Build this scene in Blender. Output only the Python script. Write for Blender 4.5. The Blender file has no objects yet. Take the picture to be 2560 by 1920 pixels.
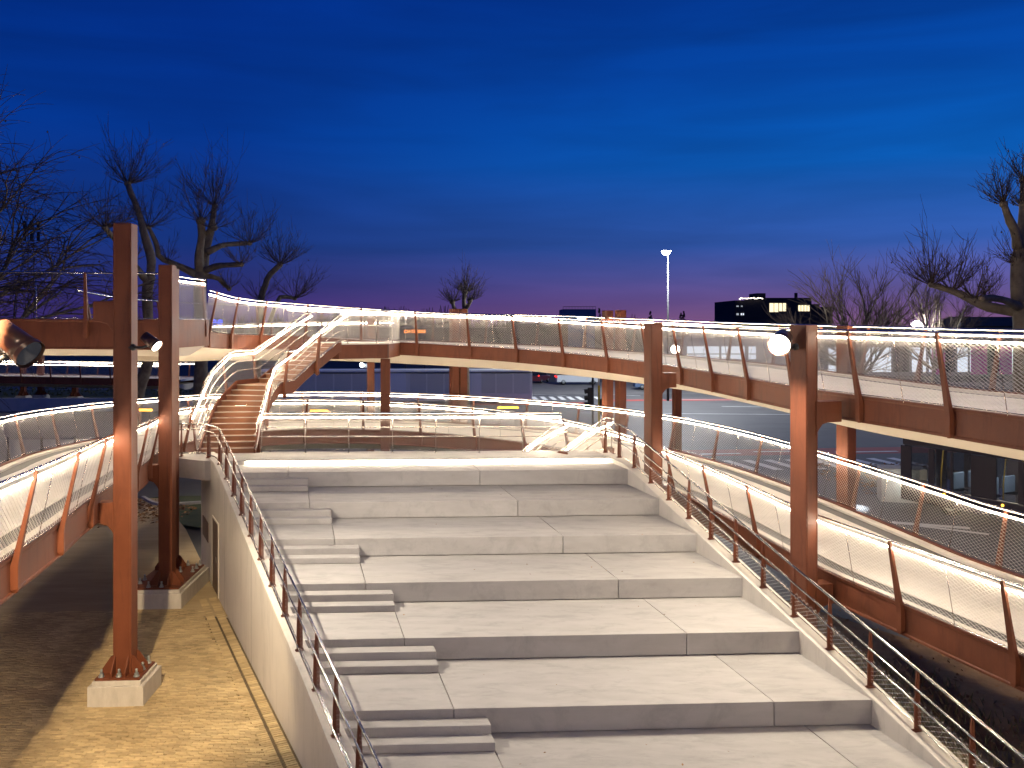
import bpy, math, random
import numpy as np
from mathutils import Vector, Matrix

random.seed(7)
RNG = np.random.default_rng(7)
SC = bpy.context.scene
COL = SC.collection
PI = math.pi

# ------------------------------------------------------------------ camera
cam_d = bpy.data.cameras.new('camera')
cam = bpy.data.objects.new('camera', cam_d)
COL.objects.link(cam)
cam.location = (0, 0, 8.0)
cam.rotation_euler = (PI / 2, 0, 0)
cam_d.sensor_width = 36.0
cam_d.lens = 36.0 * 2200 / 2560
cam_d.shift_y = -155 / 2560
cam_d.clip_start = 0.1
cam_d.clip_end = 5000
SC.camera = cam

# ------------------------------------------------------------------ exposure
SC.view_settings.view_transform = 'Standard'
SC.view_settings.look = 'None'
SC.view_settings.exposure = 0.0
SC.view_settings.gamma = 1.0
SC.view_settings.use_curve_mapping = False
SC.cycles.use_denoising = True
SC.cycles.sample_clamp_indirect = 6.0
SC.cycles.max_bounces = 8
SC.cycles.transparent_max_bounces = 16


def lin(r, g, b, k=1.0):
    def f(c):
        c /= 255.0
        return c / 12.92 if c <= 0.04045 else ((c + 0.055) / 1.055) ** 2.4
    return (f(r) * k, f(g) * k, f(b) * k, 1.0)


# ------------------------------------------------------------------ dusk sky
world = bpy.data.worlds.new('World')
SC.world = world
world.use_nodes = True
wn, wl = world.node_tree.nodes, world.node_tree.links
wn.clear()
w_out = wn.new('ShaderNodeOutputWorld')
w_bg = wn.new('ShaderNodeBackground')
w_bg.inputs['Strength'].default_value = 1.0
wl.new(w_bg.outputs[0], w_out.inputs[0])
w_tc = wn.new('ShaderNodeTexCoord')
w_sep = wn.new('ShaderNodeSeparateXYZ')
wl.new(w_tc.outputs['Generated'], w_sep.inputs[0])


def wmath(op, a, b=None, clamp=False):
    n = wn.new('ShaderNodeMath')
    n.operation = op
    n.use_clamp = clamp
    for i, v in enumerate((a, b)):
        if v is None:
            continue
        if isinstance(v, (int, float)):
            n.inputs[i].default_value = v
        else:
            wl.new(v, n.inputs[i])
    return n.outputs[0]


def wramp(fac, stops):
    n = wn.new('ShaderNodeValToRGB')
    el = n.color_ramp.elements
    while len(el) < len(stops):
        el.new(0.5)
    for e, (p, c) in zip(el, stops):
        e.position = p
        e.color = c
    wl.new(fac, n.inputs[0])
    return n.outputs[0]


w_map = wn.new('ShaderNodeMapping')
w_map.inputs['Scale'].default_value = (1.6, 1.6, 13.0)
wl.new(w_tc.outputs['Generated'], w_map.inputs[0])
w_noise = wn.new('ShaderNodeTexNoise')
w_noise.inputs['Scale'].default_value = 1.5
w_noise.inputs['Detail'].default_value = 5
w_noise.inputs['Distortion'].default_value = 0.4
wl.new(w_map.outputs[0], w_noise.inputs['Vector'])
z_up = wmath('MAXIMUM', w_sep.outputs['Z'], 0.0)
w_wob = wmath('MULTIPLY', wmath('SUBTRACT', w_noise.outputs['Fac'], 0.5), 0.024)
z_w = wmath('ADD', z_up, w_wob)
sky_l = wramp(z_w, [(0.0, lin(60, 44, 106)), (0.022, lin(54, 46, 116)), (0.048, lin(38, 48, 120)), (0.085, lin(16, 50, 126)),
                    (0.2, lin(0, 52, 142)), (0.35, lin(0, 44, 134)), (1.0, lin(4, 22, 70))])
sky_r = wramp(z_w, [(0.0, lin(138, 96, 138)), (0.022, lin(112, 88, 146)), (0.050, lin(88, 92, 166)), (0.085, lin(52, 96, 184)),
                    (0.17, lin(0, 98, 194)), (0.26, lin(0, 74, 168)), (0.36, lin(0, 56, 148)), (1.0, lin(4, 26, 76))])
az = wmath('ADD', wmath('MULTIPLY', w_sep.outputs['X'], 1.3), 0.40, True)
az = wmath('SMOOTH_MIN', az, 1.0)
w_mix = wn.new('ShaderNodeMix')
w_mix.data_type = 'RGBA'
wl.new(az, w_mix.inputs['Factor'])
wl.new(sky_l, w_mix.inputs['A'])
wl.new(sky_r, w_mix.inputs['B'])
# soft darker cloud streaks
streak = wn.new('ShaderNodeMapRange')
streak.inputs['From Min'].default_value = 0.35
streak.inputs['From Max'].default_value = 0.7
streak.inputs['To Min'].default_value = 1.05
streak.inputs['To Max'].default_value = 0.74
wl.new(w_noise.outputs['Fac'], streak.inputs['Value'])
w_mul = wn.new('ShaderNodeMix')
w_mul.data_type = 'RGBA'
w_mul.blend_type = 'MULTIPLY'
w_mul.inputs['Factor'].default_value = 1.0
wl.new(w_mix.outputs['Result'], w_mul.inputs['A'])
wl.new(streak.outputs[0], w_mul.inputs['B'])
w_sky = wn.new('ShaderNodeTexSky')
w_sky.sky_type = 'NISHITA'
w_sky.sun_disc = False
w_sky.sun_elevation = math.radians(-5)
w_sky.sun_rotation = math.radians(20)
w_add = wn.new('ShaderNodeMix')
w_add.data_type = 'RGBA'
w_add.blend_type = 'ADD'
w_add.inputs['Factor'].default_value = 0.06
wl.new(w_mul.outputs['Result'], w_add.inputs['A'])
wl.new(w_sky.outputs[0], w_add.inputs['B'])
wl.new(w_add.outputs['Result'], w_bg.inputs['Color'])

# ------------------------------------------------------------------ materials
MATS = {}


def mat(name, c1, c2=None, rough=0.6, metal=0.0, scale=3.0, bump=0.0, bscale=40.0, stretch=None, emit=None, estr=0.0,
        rnd=0.0, alpha=None, spec=0.5, trans=0.0, detail=6, coords='Object', dirt=None):
    m = bpy.data.materials.new(name)
    m.use_nodes = True
    nt = m.node_tree
    N, L = nt.nodes, nt.links
    b = N['Principled BSDF']
    b.inputs['Roughness'].default_value = rough
    b.inputs['Metallic'].default_value = metal
    b.inputs['Specular IOR Level'].default_value = spec
    b.inputs['Base Color'].default_value = (*c1[:3], 1)
    if trans:
        b.inputs['Transmission Weight'].default_value = trans
    if alpha is not None:
        b.inputs['Alpha'].default_value = alpha
    if emit:
        b.inputs['Emission Color'].default_value = (*emit[:3], 1)
        b.inputs['Emission Strength'].default_value = estr
    if c2 is not None or bump:
        tc = N.new('ShaderNodeTexCoord')
        mp = N.new('ShaderNodeMapping')
        if stretch:
            mp.inputs['Scale'].default_value = stretch
        L.new(tc.outputs[coords], mp.inputs[0])
    if c2 is not None:
        nz = N.new('ShaderNodeTexNoise')
        nz.inputs['Scale'].default_value = scale
        nz.inputs['Detail'].default_value = detail
        nz.inputs['Roughness'].default_value = 0.62
        L.new(mp.outputs[0], nz.inputs['Vector'])
        rp = N.new('ShaderNodeValToRGB')
        rp.color_ramp.elements[0].position = 0.32
        rp.color_ramp.elements[0].color = (*c1[:3], 1)
        rp.color_ramp.elements[1].position = 0.68
        rp.color_ramp.elements[1].color = (*c2[:3], 1)
        L.new(nz.outputs['Fac'], rp.inputs[0])
        out = rp.outputs[0]
        if rnd:
            oi = N.new('ShaderNodeObjectInfo')
            ge = N.new('ShaderNodeNewGeometry')
            ad = N.new('ShaderNodeMath')
            ad.operation = 'ADD'
            L.new(oi.outputs['Random'], ad.inputs[0])
            L.new(ge.outputs['Random Per Island'], ad.inputs[1])
            fr = N.new('ShaderNodeMath')
            fr.operation = 'FRACT'
            L.new(ad.outputs[0], fr.inputs[0])
            mr = N.new('ShaderNodeMapRange')
            mr.inputs['To Min'].default_value = 1 - rnd
            mr.inputs['To Max'].default_value = 1 + rnd
            L.new(fr.outputs[0], mr.inputs[0])
            mx = N.new('ShaderNodeMix')
            mx.data_type = 'RGBA'
            mx.blend_type = 'MULTIPLY'
            mx.inputs['Factor'].default_value = 1
            L.new(out, mx.inputs['A'])
            L.new(mr.outputs[0], mx.inputs['B'])
            out = mx.outputs['Result']
        if dirt:
            amt, dsc, dst = dirt
            m3 = N.new('ShaderNodeMapping')
            m3.inputs['Scale'].default_value = dst
            L.new(tc.outputs[coords], m3.inputs[0])
            n3 = N.new('ShaderNodeTexNoise')
            n3.inputs['Scale'].default_value = dsc
            n3.inputs['Detail'].default_value = 9
            n3.inputs['Roughness'].default_value = 0.72
            n3.inputs['Distortion'].default_value = 0.5
            L.new(m3.outputs[0], n3.inputs['Vector'])
            r3 = N.new('ShaderNodeMapRange')
            r3.inputs['From Min'].default_value = 0.50
            r3.inputs['From Max'].default_value = 0.72
            r3.inputs['To Min'].default_value = 1.0
            r3.inputs['To Max'].default_value = 1.0 - amt
            L.new(n3.outputs['Fac'], r3.inputs[0])
            x3 = N.new('ShaderNodeMix')
            x3.data_type = 'RGBA'
            x3.blend_type = 'MULTIPLY'
            x3.inputs['Factor'].default_value = 1
            L.new(out, x3.inputs['A'])
            L.new(r3.outputs[0], x3.inputs['B'])
            out = x3.outputs['Result']
        L.new(out, b.inputs['Base Color'])
        rr = N.new('ShaderNodeMapRange')
        rr.inputs['To Min'].default_value = max(0.03, rough - 0.1)
        rr.inputs['To Max'].default_value = min(1, rough + 0.1)
        L.new(nz.outputs['Fac'], rr.inputs[0])
        L.new(rr.outputs[0], b.inputs['Roughness'])
    if bump:
        n2 = N.new('ShaderNodeTexNoise')
        n2.inputs['Scale'].default_value = bscale
        n2.inputs['Detail'].default_value = 4
        L.new(mp.outputs[0], n2.inputs['Vector'])
        bp = N.new('ShaderNodeBump')
        bp.inputs['Strength'].default_value = bump
        bp.inputs['Distance'].default_value = 0.02
        L.new(n2.outputs['Fac'], bp.inputs['Height'])
        L.new(bp.outputs[0], b.inputs['Normal'])
    MATS[name] = m
    return m


def emission(name, c, s):
    m = bpy.data.materials.new(name)
    m.use_nodes = True
    N, L = m.node_tree.nodes, m.node_tree.links
    N.clear()
    o = N.new('ShaderNodeOutputMaterial')
    e = N.new('ShaderNodeEmission')
    e.inputs[0].default_value = (*c[:3], 1)
    e.inputs[1].default_value = s
    L.new(e.outputs[0], o.inputs[0])
    MATS[name] = m
    return m


LED_C = (1.0, 0.83, 0.61)
LED_S = 112.0
M_RUST = mat('rust_red_paint', (0.115, 0.033, 0.014), (0.150, 0.045, 0.020), spec=0.3, rough=0.58, scale=1.2, bump=0.06, bscale=120, dirt=(.35, 1.6, (2.2, 2.2, .35)))
M_STAIR = mat('stair_steel_paint', (0.25, 0.105, 0.048), (0.30, 0.125, 0.058), rough=0.5, scale=2)
M_DECK = mat('deck_concrete', (0.66, 0.62, 0.56), (0.74, 0.70, 0.64), rough=0.75, scale=1.5, bump=0.15, dirt=(.18, .8, (1, 1, 1)))
M_KERB = mat('kerb_concrete', (0.60, 0.56, 0.50), (0.66, 0.62, 0.56), rough=0.7, scale=3)
M_GREYSHADE = mat('dark_grey_and_shade', (0.070, 0.066, 0.062), (0.10, 0.095, 0.09), rough=0.6, scale=5)  # shade of the LED cut-off put into the colour; plain dark grey elsewhere
M_SOFFIT = mat('soffit_panel', (0.46, 0.39, 0.30), (0.50, 0.43, 0.34), rough=0.7, scale=0.8)
M_STEEL = mat('stainless_steel', (0.56, 0.54, 0.51), rough=0.24, metal=1.0)
M_RAIL = mat('polished_handrail_steel', (0.36, 0.35, 0.34), rough=0.16, metal=1.0)
M_WIRE = mat('stainless_wire', (0.78, 0.74, 0.68), rough=0.5, metal=0.15)
M_LED = emission('led_strip_light', LED_C, LED_S)
M_STEP = mat('step_concrete', (0.405, 0.380, 0.352), (0.475, 0.450, 0.420), rough=0.78, scale=1.1, bump=0.10, bscale=30,
             stretch=(1.0, 3.4, 2.6), rnd=0.07, dirt=(.24, 1.3, (1, 2.6, .8)))
M_WALL = mat('side_wall_concrete', (0.54, 0.50, 0.44), (0.60, 0.555, 0.495), rough=0.8, scale=0.7, bump=0.05, bscale=30, dirt=(.22, .9, (2.5, 2.5, .5)))
M_BASE = mat('plinth_concrete', (0.42, 0.39, 0.35), (0.52, 0.49, 0.44), rough=0.85, scale=4, bump=0.2, stretch=(2, 2, .6))
M_BRICK = mat('yellow_brick', (0.36, 0.265, 0.135), (0.48, 0.37, 0.205), dirt=(.45, .55, (1, 1, 1)), rough=0.85, scale=0.9, bump=0.3, bscale=60, rnd=0.22,
              coords='Object')
M_BRICKG = mat('brick_sheet', (0.32, 0.24, 0.13), (0.42, 0.325, 0.19), rough=0.9, scale=0.5, bump=0.5, bscale=25, stretch=(1, 5, 1))
M_JOINT = mat('sand_joint', (0.06, 0.042, 0.022), (0.12, 0.085, 0.045), rough=0.95, scale=5)
M_ASPH = mat('asphalt', (0.095, 0.093, 0.092), (0.13, 0.128, 0.125), dirt=(.4, .12, (.4, 2.0, 1)), rough=0.7, scale=0.35, bump=0.2, bscale=8)
M_GROUND = mat('dark_ground', (0.05, 0.05, 0.05), (0.075, 0.072, 0.068), rough=0.9, scale=0.1)
M_SOIL = mat('bare_soil', (0.16, 0.085, 0.035), (0.30, 0.175, 0.085), rough=0.95, scale=1.6, bump=0.8, bscale=5)
M_GRASS = mat('grass_ground', (0.045, 0.065, 0.018), (0.09, 0.10, 0.035), rough=0.95, scale=1.2, bump=0.6, bscale=20)
M_GRAVEL = mat('sandy_gravel', (0.26, 0.21, 0.13), (0.34, 0.28, 0.18), rough=0.95, scale=3, bump=0.6, bscale=30)
M_WHITE = mat('road_paint', (0.62, 0.62, 0.60), (0.74, 0.74, 0.72), rough=0.7, scale=2)
M_REDLANE = mat('red_lane', (0.30, 0.055, 0.045), (0.36, 0.075, 0.06), rough=0.7, scale=1)
M_PAVE = mat('pavement_slab', (0.16, 0.155, 0.15), (0.22, 0.21, 0.2), rough=0.85, scale=0.8)
M_BARK = mat('plane_bark', (0.10, 0.075, 0.05), (0.20, 0.16, 0.11), rough=0.9, scale=2.2, bump=0.6, bscale=8)
M_TWIG = mat('twig', (0.055, 0.036, 0.024), (0.08, 0.05, 0.034), rough=0.9, scale=4)
M_DARK = mat('dark_metal', (0.02, 0.02, 0.022), rough=0.75)
M_ZINC = mat('zinc_bolt', (0.30, 0.33, 0.33), (0.4, 0.42, 0.42), rough=0.5, metal=0.6, scale=30)
M_LENS = emission('flood_lens', (1.0, 0.86, 0.66), 60)
M_LENSOFF = mat('dark_lens', (0.02, 0.03, 0.05), rough=0.05, spec=0.8)
M_BRONZE = mat('bronze_housing', (0.06, 0.03, 0.02), rough=0.3, metal=0.3)
M_DOOR = mat('brown_door', (0.12, 0.075, 0.05), (0.14, 0.09, 0.06), rough=0.5, scale=3)
M_GLASS = mat('dark_glass', (0.02, 0.025, 0.035), rough=0.06, spec=0.7)
M_CLEAR = mat('bus_glass', (0.03, 0.035, 0.045), rough=0.04, alpha=0.28)
M_BUSG = mat('grey_bus_paint', (0.80, 0.79, 0.76), (0.84, 0.83, 0.80), rough=0.35, scale=0.6)
M_BUSW = mat('grey_bus_window', (0.66, 0.66, 0.64), rough=0.3)
M_BUSD = mat('dark_bus_paint', (0.035, 0.03, 0.04), rough=0.25)
M_BUSL = mat('light_bus_panel', (0.82, 0.84, 0.88), rough=0.4)
M_VANW = mat('white_van_paint', (0.62, 0.66, 0.68), rough=0.3)
M_CARR = mat('dark_red_paint', (0.12, 0.03, 0.04), rough=0.3)
M_TYRE = mat('tyre_rubber', (0.012, 0.012, 0.012), rough=0.8)
M_YELLOW = mat('yellow_paint', (0.60, 0.42, 0.02), rough=0.4)
M_SEAT = mat('seat_blue', (0.10, 0.16, 0.28), rough=0.8)
M_BLDG = mat('dark_brick_wall', (0.022, 0.020, 0.024), (0.03, 0.027, 0.03), rough=0.9, scale=1)
M_BLUE = mat('blue_cladding', (0.02, 0.07, 0.20), (0.025, 0.085, 0.23), rough=0.6, scale=1)
M_SHOP = mat('shop_wall', (0.20, 0.19, 0.20), (0.26, 0.25, 0.26), rough=0.8, scale=1)
M_PINK = mat('pink_banner', (0.50, 0.10, 0.34), rough=0.7)
M_ROOF = mat('slate_roof', (0.025, 0.024, 0.03), rough=0.8)
M_HOARD = mat('hoarding_panel', (0.36, 0.38, 0.40), (0.42, 0.44, 0.46), rough=0.7, scale=2)
M_LEAF = mat('dead_leaf', (0.16, 0.07, 0.025), (0.30, 0.16, 0.06), rough=0.9, scale=2, rnd=0.4)
E_WIN = emission('lit_window', (1.0, 0.86, 0.55), 1.5)
E_SHOP = emission('lit_shop_window', (0.80, 0.88, 1.0), 1.1)
E_SIGN = emission('white_sign_light', (1.0, 0.85, 0.65), 5)
E_LAMP = emission('street_lamp_light', (0.95, 0.98, 1.0), 90)
E_HEAD = emission('headlight', (0.85, 0.97, 1.0), 40)
E_AMBER = emission('amber_light', (1.0, 0.42, 0.03), 9)
E_ORANGE = emission('orange_led', (1.0, 0.25, 0.03), 4)
E_BLUE = emission('blue_neon', (0.02, 0.08, 1.0), 3.5)
E_RED = emission('red_light', (1.0, 0.03, 0.02), 4)
E_BUSIN = emission('bus_interior_light', (1.0, 0.9, 0.7), 26.0)


# ------------------------------------------------------------------ mesh builder
class MB:
    def __init__(self):
        self.v, self.f, self.s = [], [], []
        self.nv = 0

    def add(self, verts, faces, smooth=False):
        b = self.nv
        self.v.extend([tuple(p) for p in verts])
        self.f.extend([tuple(b + i for i in fc) for fc in faces])
        self.s.extend([smooth] * len(faces))
        self.nv = len(self.v)

    def hexa(self, p):     # 4 bottom (ccw from above), 4 top
        self.add(p, [(3, 2, 1, 0), (4, 5, 6, 7), (0, 1, 5, 4), (1, 2, 6, 5), (2, 3, 7, 6), (3, 0, 4, 7)])

    def box(self, c, size, rz=0.0):
        x, y, z = (s / 2 for s in size)
        co, si = math.cos(rz), math.sin(rz)
        pts = []
        for dz in (-z, z):
            for dx, dy in ((-x, -y), (x, -y), (x, y), (-x, y)):
                pts.append((c[0] + dx * co - dy * si, c[1] + dx * si + dy * co, c[2] + dz))
        self.hexa(pts)

    def prism(self, poly, z0, z1):   # poly ccw [(x,y)]
        n = len(poly)
        v = [(x, y, z0) for x, y in poly] + [(x, y, z1) for x, y in poly]
        f = [tuple(range(n - 1, -1, -1)), tuple(range(n, 2 * n))]
        f += [(i, (i + 1) % n, n + (i + 1) % n, n + i) for i in range(n)]
        self.add(v, f)

    def extrude(self, prof, origin, ex, ey, ez, half):   # prof in (ex, ez) plane extruded along ey
        ex, ey, ez, o = (np.array(a, float) for a in (ex, ey, ez, origin))
        n = len(prof)
        v = [o + ex * a + ez * b - ey * half for a, b in prof] + [o + ex * a + ez * b + ey * half for a, b in prof]
        f = [tuple(range(n)), tuple(range(2 * n - 1, n - 1, -1))]
        f += [(i, n + i, n + (i + 1) % n, (i + 1) % n) for i in range(n)]
        self.add(v, f)

    def tube(self, pts, r, n=6, smooth=True, cap=True):
        P = [np.array(p, float) for p in pts]
        m = len(P)
        R = r if isinstance(r, (list, tuple, np.ndarray)) else [r] * m
        verts, up = [], None
        for i in range(m):
            t = P[min(i + 1, m - 1)] - P[max(i - 1, 0)]
            ln = np.linalg.norm(t)
            t = t / (ln if ln > 1e-9 else 1)
            if up is None:
                up = np.array((0, 0, 1.0)) if abs(t[2]) < 0.9 else np.array((1.0, 0, 0))
            a = np.cross(t, up)
            a /= max(np.linalg.norm(a), 1e-9)
            bb = np.cross(a, t)
            up = bb
            for k in range(n):
                an = 2 * PI * k / n
                verts.append(P[i] + R[i] * (a * math.cos(an) + bb * math.sin(an)))
        f = []
        for i in range(m - 1):
            for k in range(n):
                f.append((i * n + k, i * n + (k + 1) % n, (i + 1) * n + (k + 1) % n, (i + 1) * n + k))
        if cap and n > 2:
            f.append(tuple(range(n - 1, -1, -1)))
            f.append(tuple((m - 1) * n + k for k in range(n)))
        self.add(verts, f, smooth)

    def sweep(self, frames, prof):   # frames: (pos, outward xy) ; prof closed [(s,h)] ccw
        n = len(prof)
        v = []
        for p, nn in frames:
            for s, h in prof:
                v.append((p[0] + nn[0] * s, p[1] + nn[1] * s, p[2] + h))
        m = len(frames)
        f = []
        for i in range(m - 1):
            for k in range(n):
                f.append((i * n + k, i * n + (k + 1) % n, (i + 1) * n + (k + 1) % n, (i + 1) * n + k))
        f.append(tuple(range(n)))
        f.append(tuple((m - 1) * n + k for k in range(n - 1, -1, -1)))
        self.add(v, f)

    def disc(self, c, nrm, r, n=20):
        nrm = np.array(nrm, float)
        nrm /= np.linalg.norm(nrm)
        a = np.cross(nrm, (0, 0, 1.0) if abs(nrm[2]) < .9 else (1.0, 0, 0))
        a /= np.linalg.norm(a)
        b = np.cross(nrm, a)
        c = np.array(c, float)
        self.add([c + r * (a * math.cos(2 * PI * k / n) + b * math.sin(2 * PI * k / n)) for k in range(n)], [tuple(range(n))])

    def ball(self, c, r, n=8, m=6, sq=(1, 1, 1)):
        v = [(c[0], c[1], c[2] - r * sq[2])]
        for i in range(1, m):
            th = PI * i / m
            for k in range(n):
                v.append((c[0] + r * sq[0] * math.sin(th) * math.cos(2 * PI * k / n),
                          c[1] + r * sq[1] * math.sin(th) * math.sin(2 * PI * k / n), c[2] - r * sq[2] * math.cos(th)))
        v.append((c[0], c[1], c[2] + r * sq[2]))
        f = [(0, 1 + (k + 1) % n, 1 + k) for k in range(n)]
        for i in range(m - 2):
            for k in range(n):
                a = 1 + i * n
                f.append((a + k, a + (k + 1) % n, a + n + (k + 1) % n, a + n + k))
        a = 1 + (m - 2) * n
        f += [(a + k, a + (k + 1) % n, len(v) - 1) for k in range(n)]
        self.add(v, f, True)

    def mesh(self, name):
        me = bpy.data.meshes.new(name)
        V = np.array(self.v, dtype=np.float32)
        tot = np.array([len(x) for x in self.f], dtype=np.int32)
        lv = np.fromiter((i for x in self.f for i in x), dtype=np.int32, count=int(tot.sum()))
        fill(me, V, lv, tot, self.s)
        return me


def fill(me, V, lv, tot, smooth):
    me.vertices.add(len(V))
    me.vertices.foreach_set('co', V.ravel())
    me.loops.add(len(lv))
    me.loops.foreach_set('vertex_index', lv)
    me.polygons.add(len(tot))
    st = np.zeros(len(tot), dtype=np.int32)
    st[1:] = np.cumsum(tot)[:-1]
    me.polygons.foreach_set('loop_start', st)
    me.polygons.foreach_set('use_smooth', np.array(smooth, dtype=bool))
    me.update(calc_edges=True)
    me.validate()


WLOC = {}


def link(o, parent=None):
    COL.objects.link(o)
    if parent is not None:
        o.parent = parent
        L = WLOC.get(parent.name)
        if L:
            o.matrix_parent_inverse = Matrix.Translation((-L[0], -L[1], -L[2]))
    return o


def obj(name, mb, m, parent=None, bevel=0.0):
    me = mb.mesh(name) if isinstance(mb, MB) else mb
    if m is not None and not me.materials:
        me.materials.append(m)
    o = bpy.data.objects.new(name, me)
    link(o, parent)
    if bevel:
        md = o.modifiers.new('bevel', 'BEVEL')
        md.width = bevel
        md.segments = 2
        md.limit_method = 'ANGLE'
    return o


def tag(o, label, cat, group=None):
    o['label'] = label
    o['category'] = cat
    if group:
        o['group'] = group
    return o


def thing(name, label, cat, loc=(0, 0, 0), group=None):
    o = bpy.data.objects.new(name, None)
    o.empty_display_size = 0.3
    o.location = loc
    COL.objects.link(o)
    WLOC[o.name] = tuple(loc)
    return tag(o, label, cat, group)


def struct(name, mb, m, parent=None):
    o = obj(name, mb, m, parent)
    o['kind'] = 'structure'
    return o


def stuff(o):
    o['kind'] = 'stuff'
    return o


def place(name, me, loc, rz, parent):     # a further instance of a shared mesh, given in world coordinates
    o = bpy.data.objects.new(name, me)
    o.location = loc
    o.rotation_euler = (0, 0, rz)
    return link(o, parent)


def at(px, py, Y):      # point seen at photo pixel (2560 x 1920) at depth Y
    return np.array(((px - 1280) * Y / 2200.0, Y, 8.0 - (py - 805) * Y / 2200.0))


# ------------------------------------------------------------------ paths
def catmull(pts, step=0.4):
    P = np.array(pts, float)
    P = np.vstack([2 * P[0] - P[1], P, 2 * P[-1] - P[-2]])
    out = []
    for i in range(1, len(P) - 2):
        for t in np.linspace(0, 1, 24, endpoint=False):
            a, b, c, d = P[i - 1], P[i], P[i + 1], P[i + 2]
            out.append(0.5 * (2 * b + (c - a) * t + (2 * a - 5 * b + 4 * c - d) * t * t + (3 * b - a - 3 * c + d) * t ** 3))
    out.append(P[-2])
    return resample(np.array(out), step)


def resample(P, step):
    d = np.r_[0, np.cumsum(np.linalg.norm(np.diff(P, axis=0), axis=1))]
    n = max(2, int(round(d[-1] / step)) + 1)
    s = np.linspace(0, d[-1], n)
    return np.stack([np.interp(s, d, P[:, k]) for k in range(3)], axis=1)


def outward(P):
    t = np.gradient(P[:, :2], axis=0)
    t /= np.linalg.norm(t, axis=1)[:, None]
    return np.stack([t[:, 1], -t[:, 0]], axis=1)


class Line:
    def __init__(self, P, nrm):
        self.P, self.n = np.array(P, float), np.array(nrm, float)
        self.d = np.r_[0, np.cumsum(np.linalg.norm(np.diff(self.P[:, :2], axis=0), axis=1))]
        self.L = self.d[-1]

    def at(self, s):
        s = np.asarray(s, float)
        p = np.stack([np.interp(s, self.d, self.P[:, k]) for k in range(3)], axis=-1)
        n = np.stack([np.interp(s, self.d, self.n[:, k]) for k in range(2)], axis=-1)
        return p, n

    def pt(self, s, h, lean=0.0, H=1.0, off=0.0):
        p, n = self.at(s)
        h = np.asarray(h, float)
        k = (off + lean * h / H)
        q = p.copy()
        q[..., 0] += n[..., 0] * k
        q[..., 1] += n[..., 1] * k
        q[..., 2] += h
        return q


def wire_net(line, h0, h1, lean, H, r=0.0028, dw=0.11, ratio=1.7, off=0.0, nseg=4, strong=1):
    run = (h1 - h0) * ratio
    L = line.L
    cs, ns, rs_ = [], [], []
    for dr in (1, -1):
        s0 = np.arange(-run, L + run, dw)
        # strand goes from s0 at h0 to s0 + dr*run at h1
        ta = np.zeros_like(s0)
        tb = np.ones_like(s0)
        if dr > 0:
            ta = np.maximum(ta, -s0 / run)
            tb = np.minimum(tb, (L - s0) / run)
        else:
            tb = np.minimum(tb, s0 / run)
            ta = np.maximum(ta, (s0 - L) / run)
        ok = tb - ta > 0.02
        s0, ta, tb = s0[ok], ta[ok], tb[ok]
        T = ta[:, None] + (tb - ta)[:, None] * np.linspace(0, 1, nseg + 1)[None, :]
        S = s0[:, None] + dr * run * T
        Hh = h0 + (h1 - h0) * T
        cs.append(line.pt(S, Hh, lean, H, off + dr * r * 0.6))
        ns.append(line.at(S)[1])
        rs_.append(np.full(len(s0), r if dr * strong > 0 else r * .55))
    C = np.concatenate(cs)
    Nn = np.concatenate(ns)
    nrm = np.concatenate([Nn, np.zeros((*Nn.shape[:2], 1))], axis=2)
    up = np.array((0, 0, 1.0))
    r = np.concatenate(rs_)[:, None, None]
    V = np.stack([C + r * nrm, C + r * (-0.5 * nrm + 0.866 * up), C + r * (-0.5 * nrm - 0.866 * up)], axis=2)
    S_, K = V.shape[0], nseg + 1
    V = V.reshape(-1, 3)
    base = (np.arange(S_) * K * 3)[:, None, None] + (np.arange(nseg) * 3)[None, :, None] + np.arange(3)[None, None, :]
    nxt = (np.arange(S_) * K * 3)[:, None, None] + (np.arange(nseg) * 3)[None, :, None] + ((np.arange(3) + 1) % 3)[None, None, :]
    Q = np.stack([base, nxt, nxt + 3, base + 3], axis=-1).reshape(-1, 4)
    me = bpy.data.meshes.new('wire_mesh')
    fill(me, V.astype(np.float32), Q.ravel().astype(np.int32), np.full(len(Q), 4, np.int32), np.ones(len(Q), bool))
    return me


POSTS = {}


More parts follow.
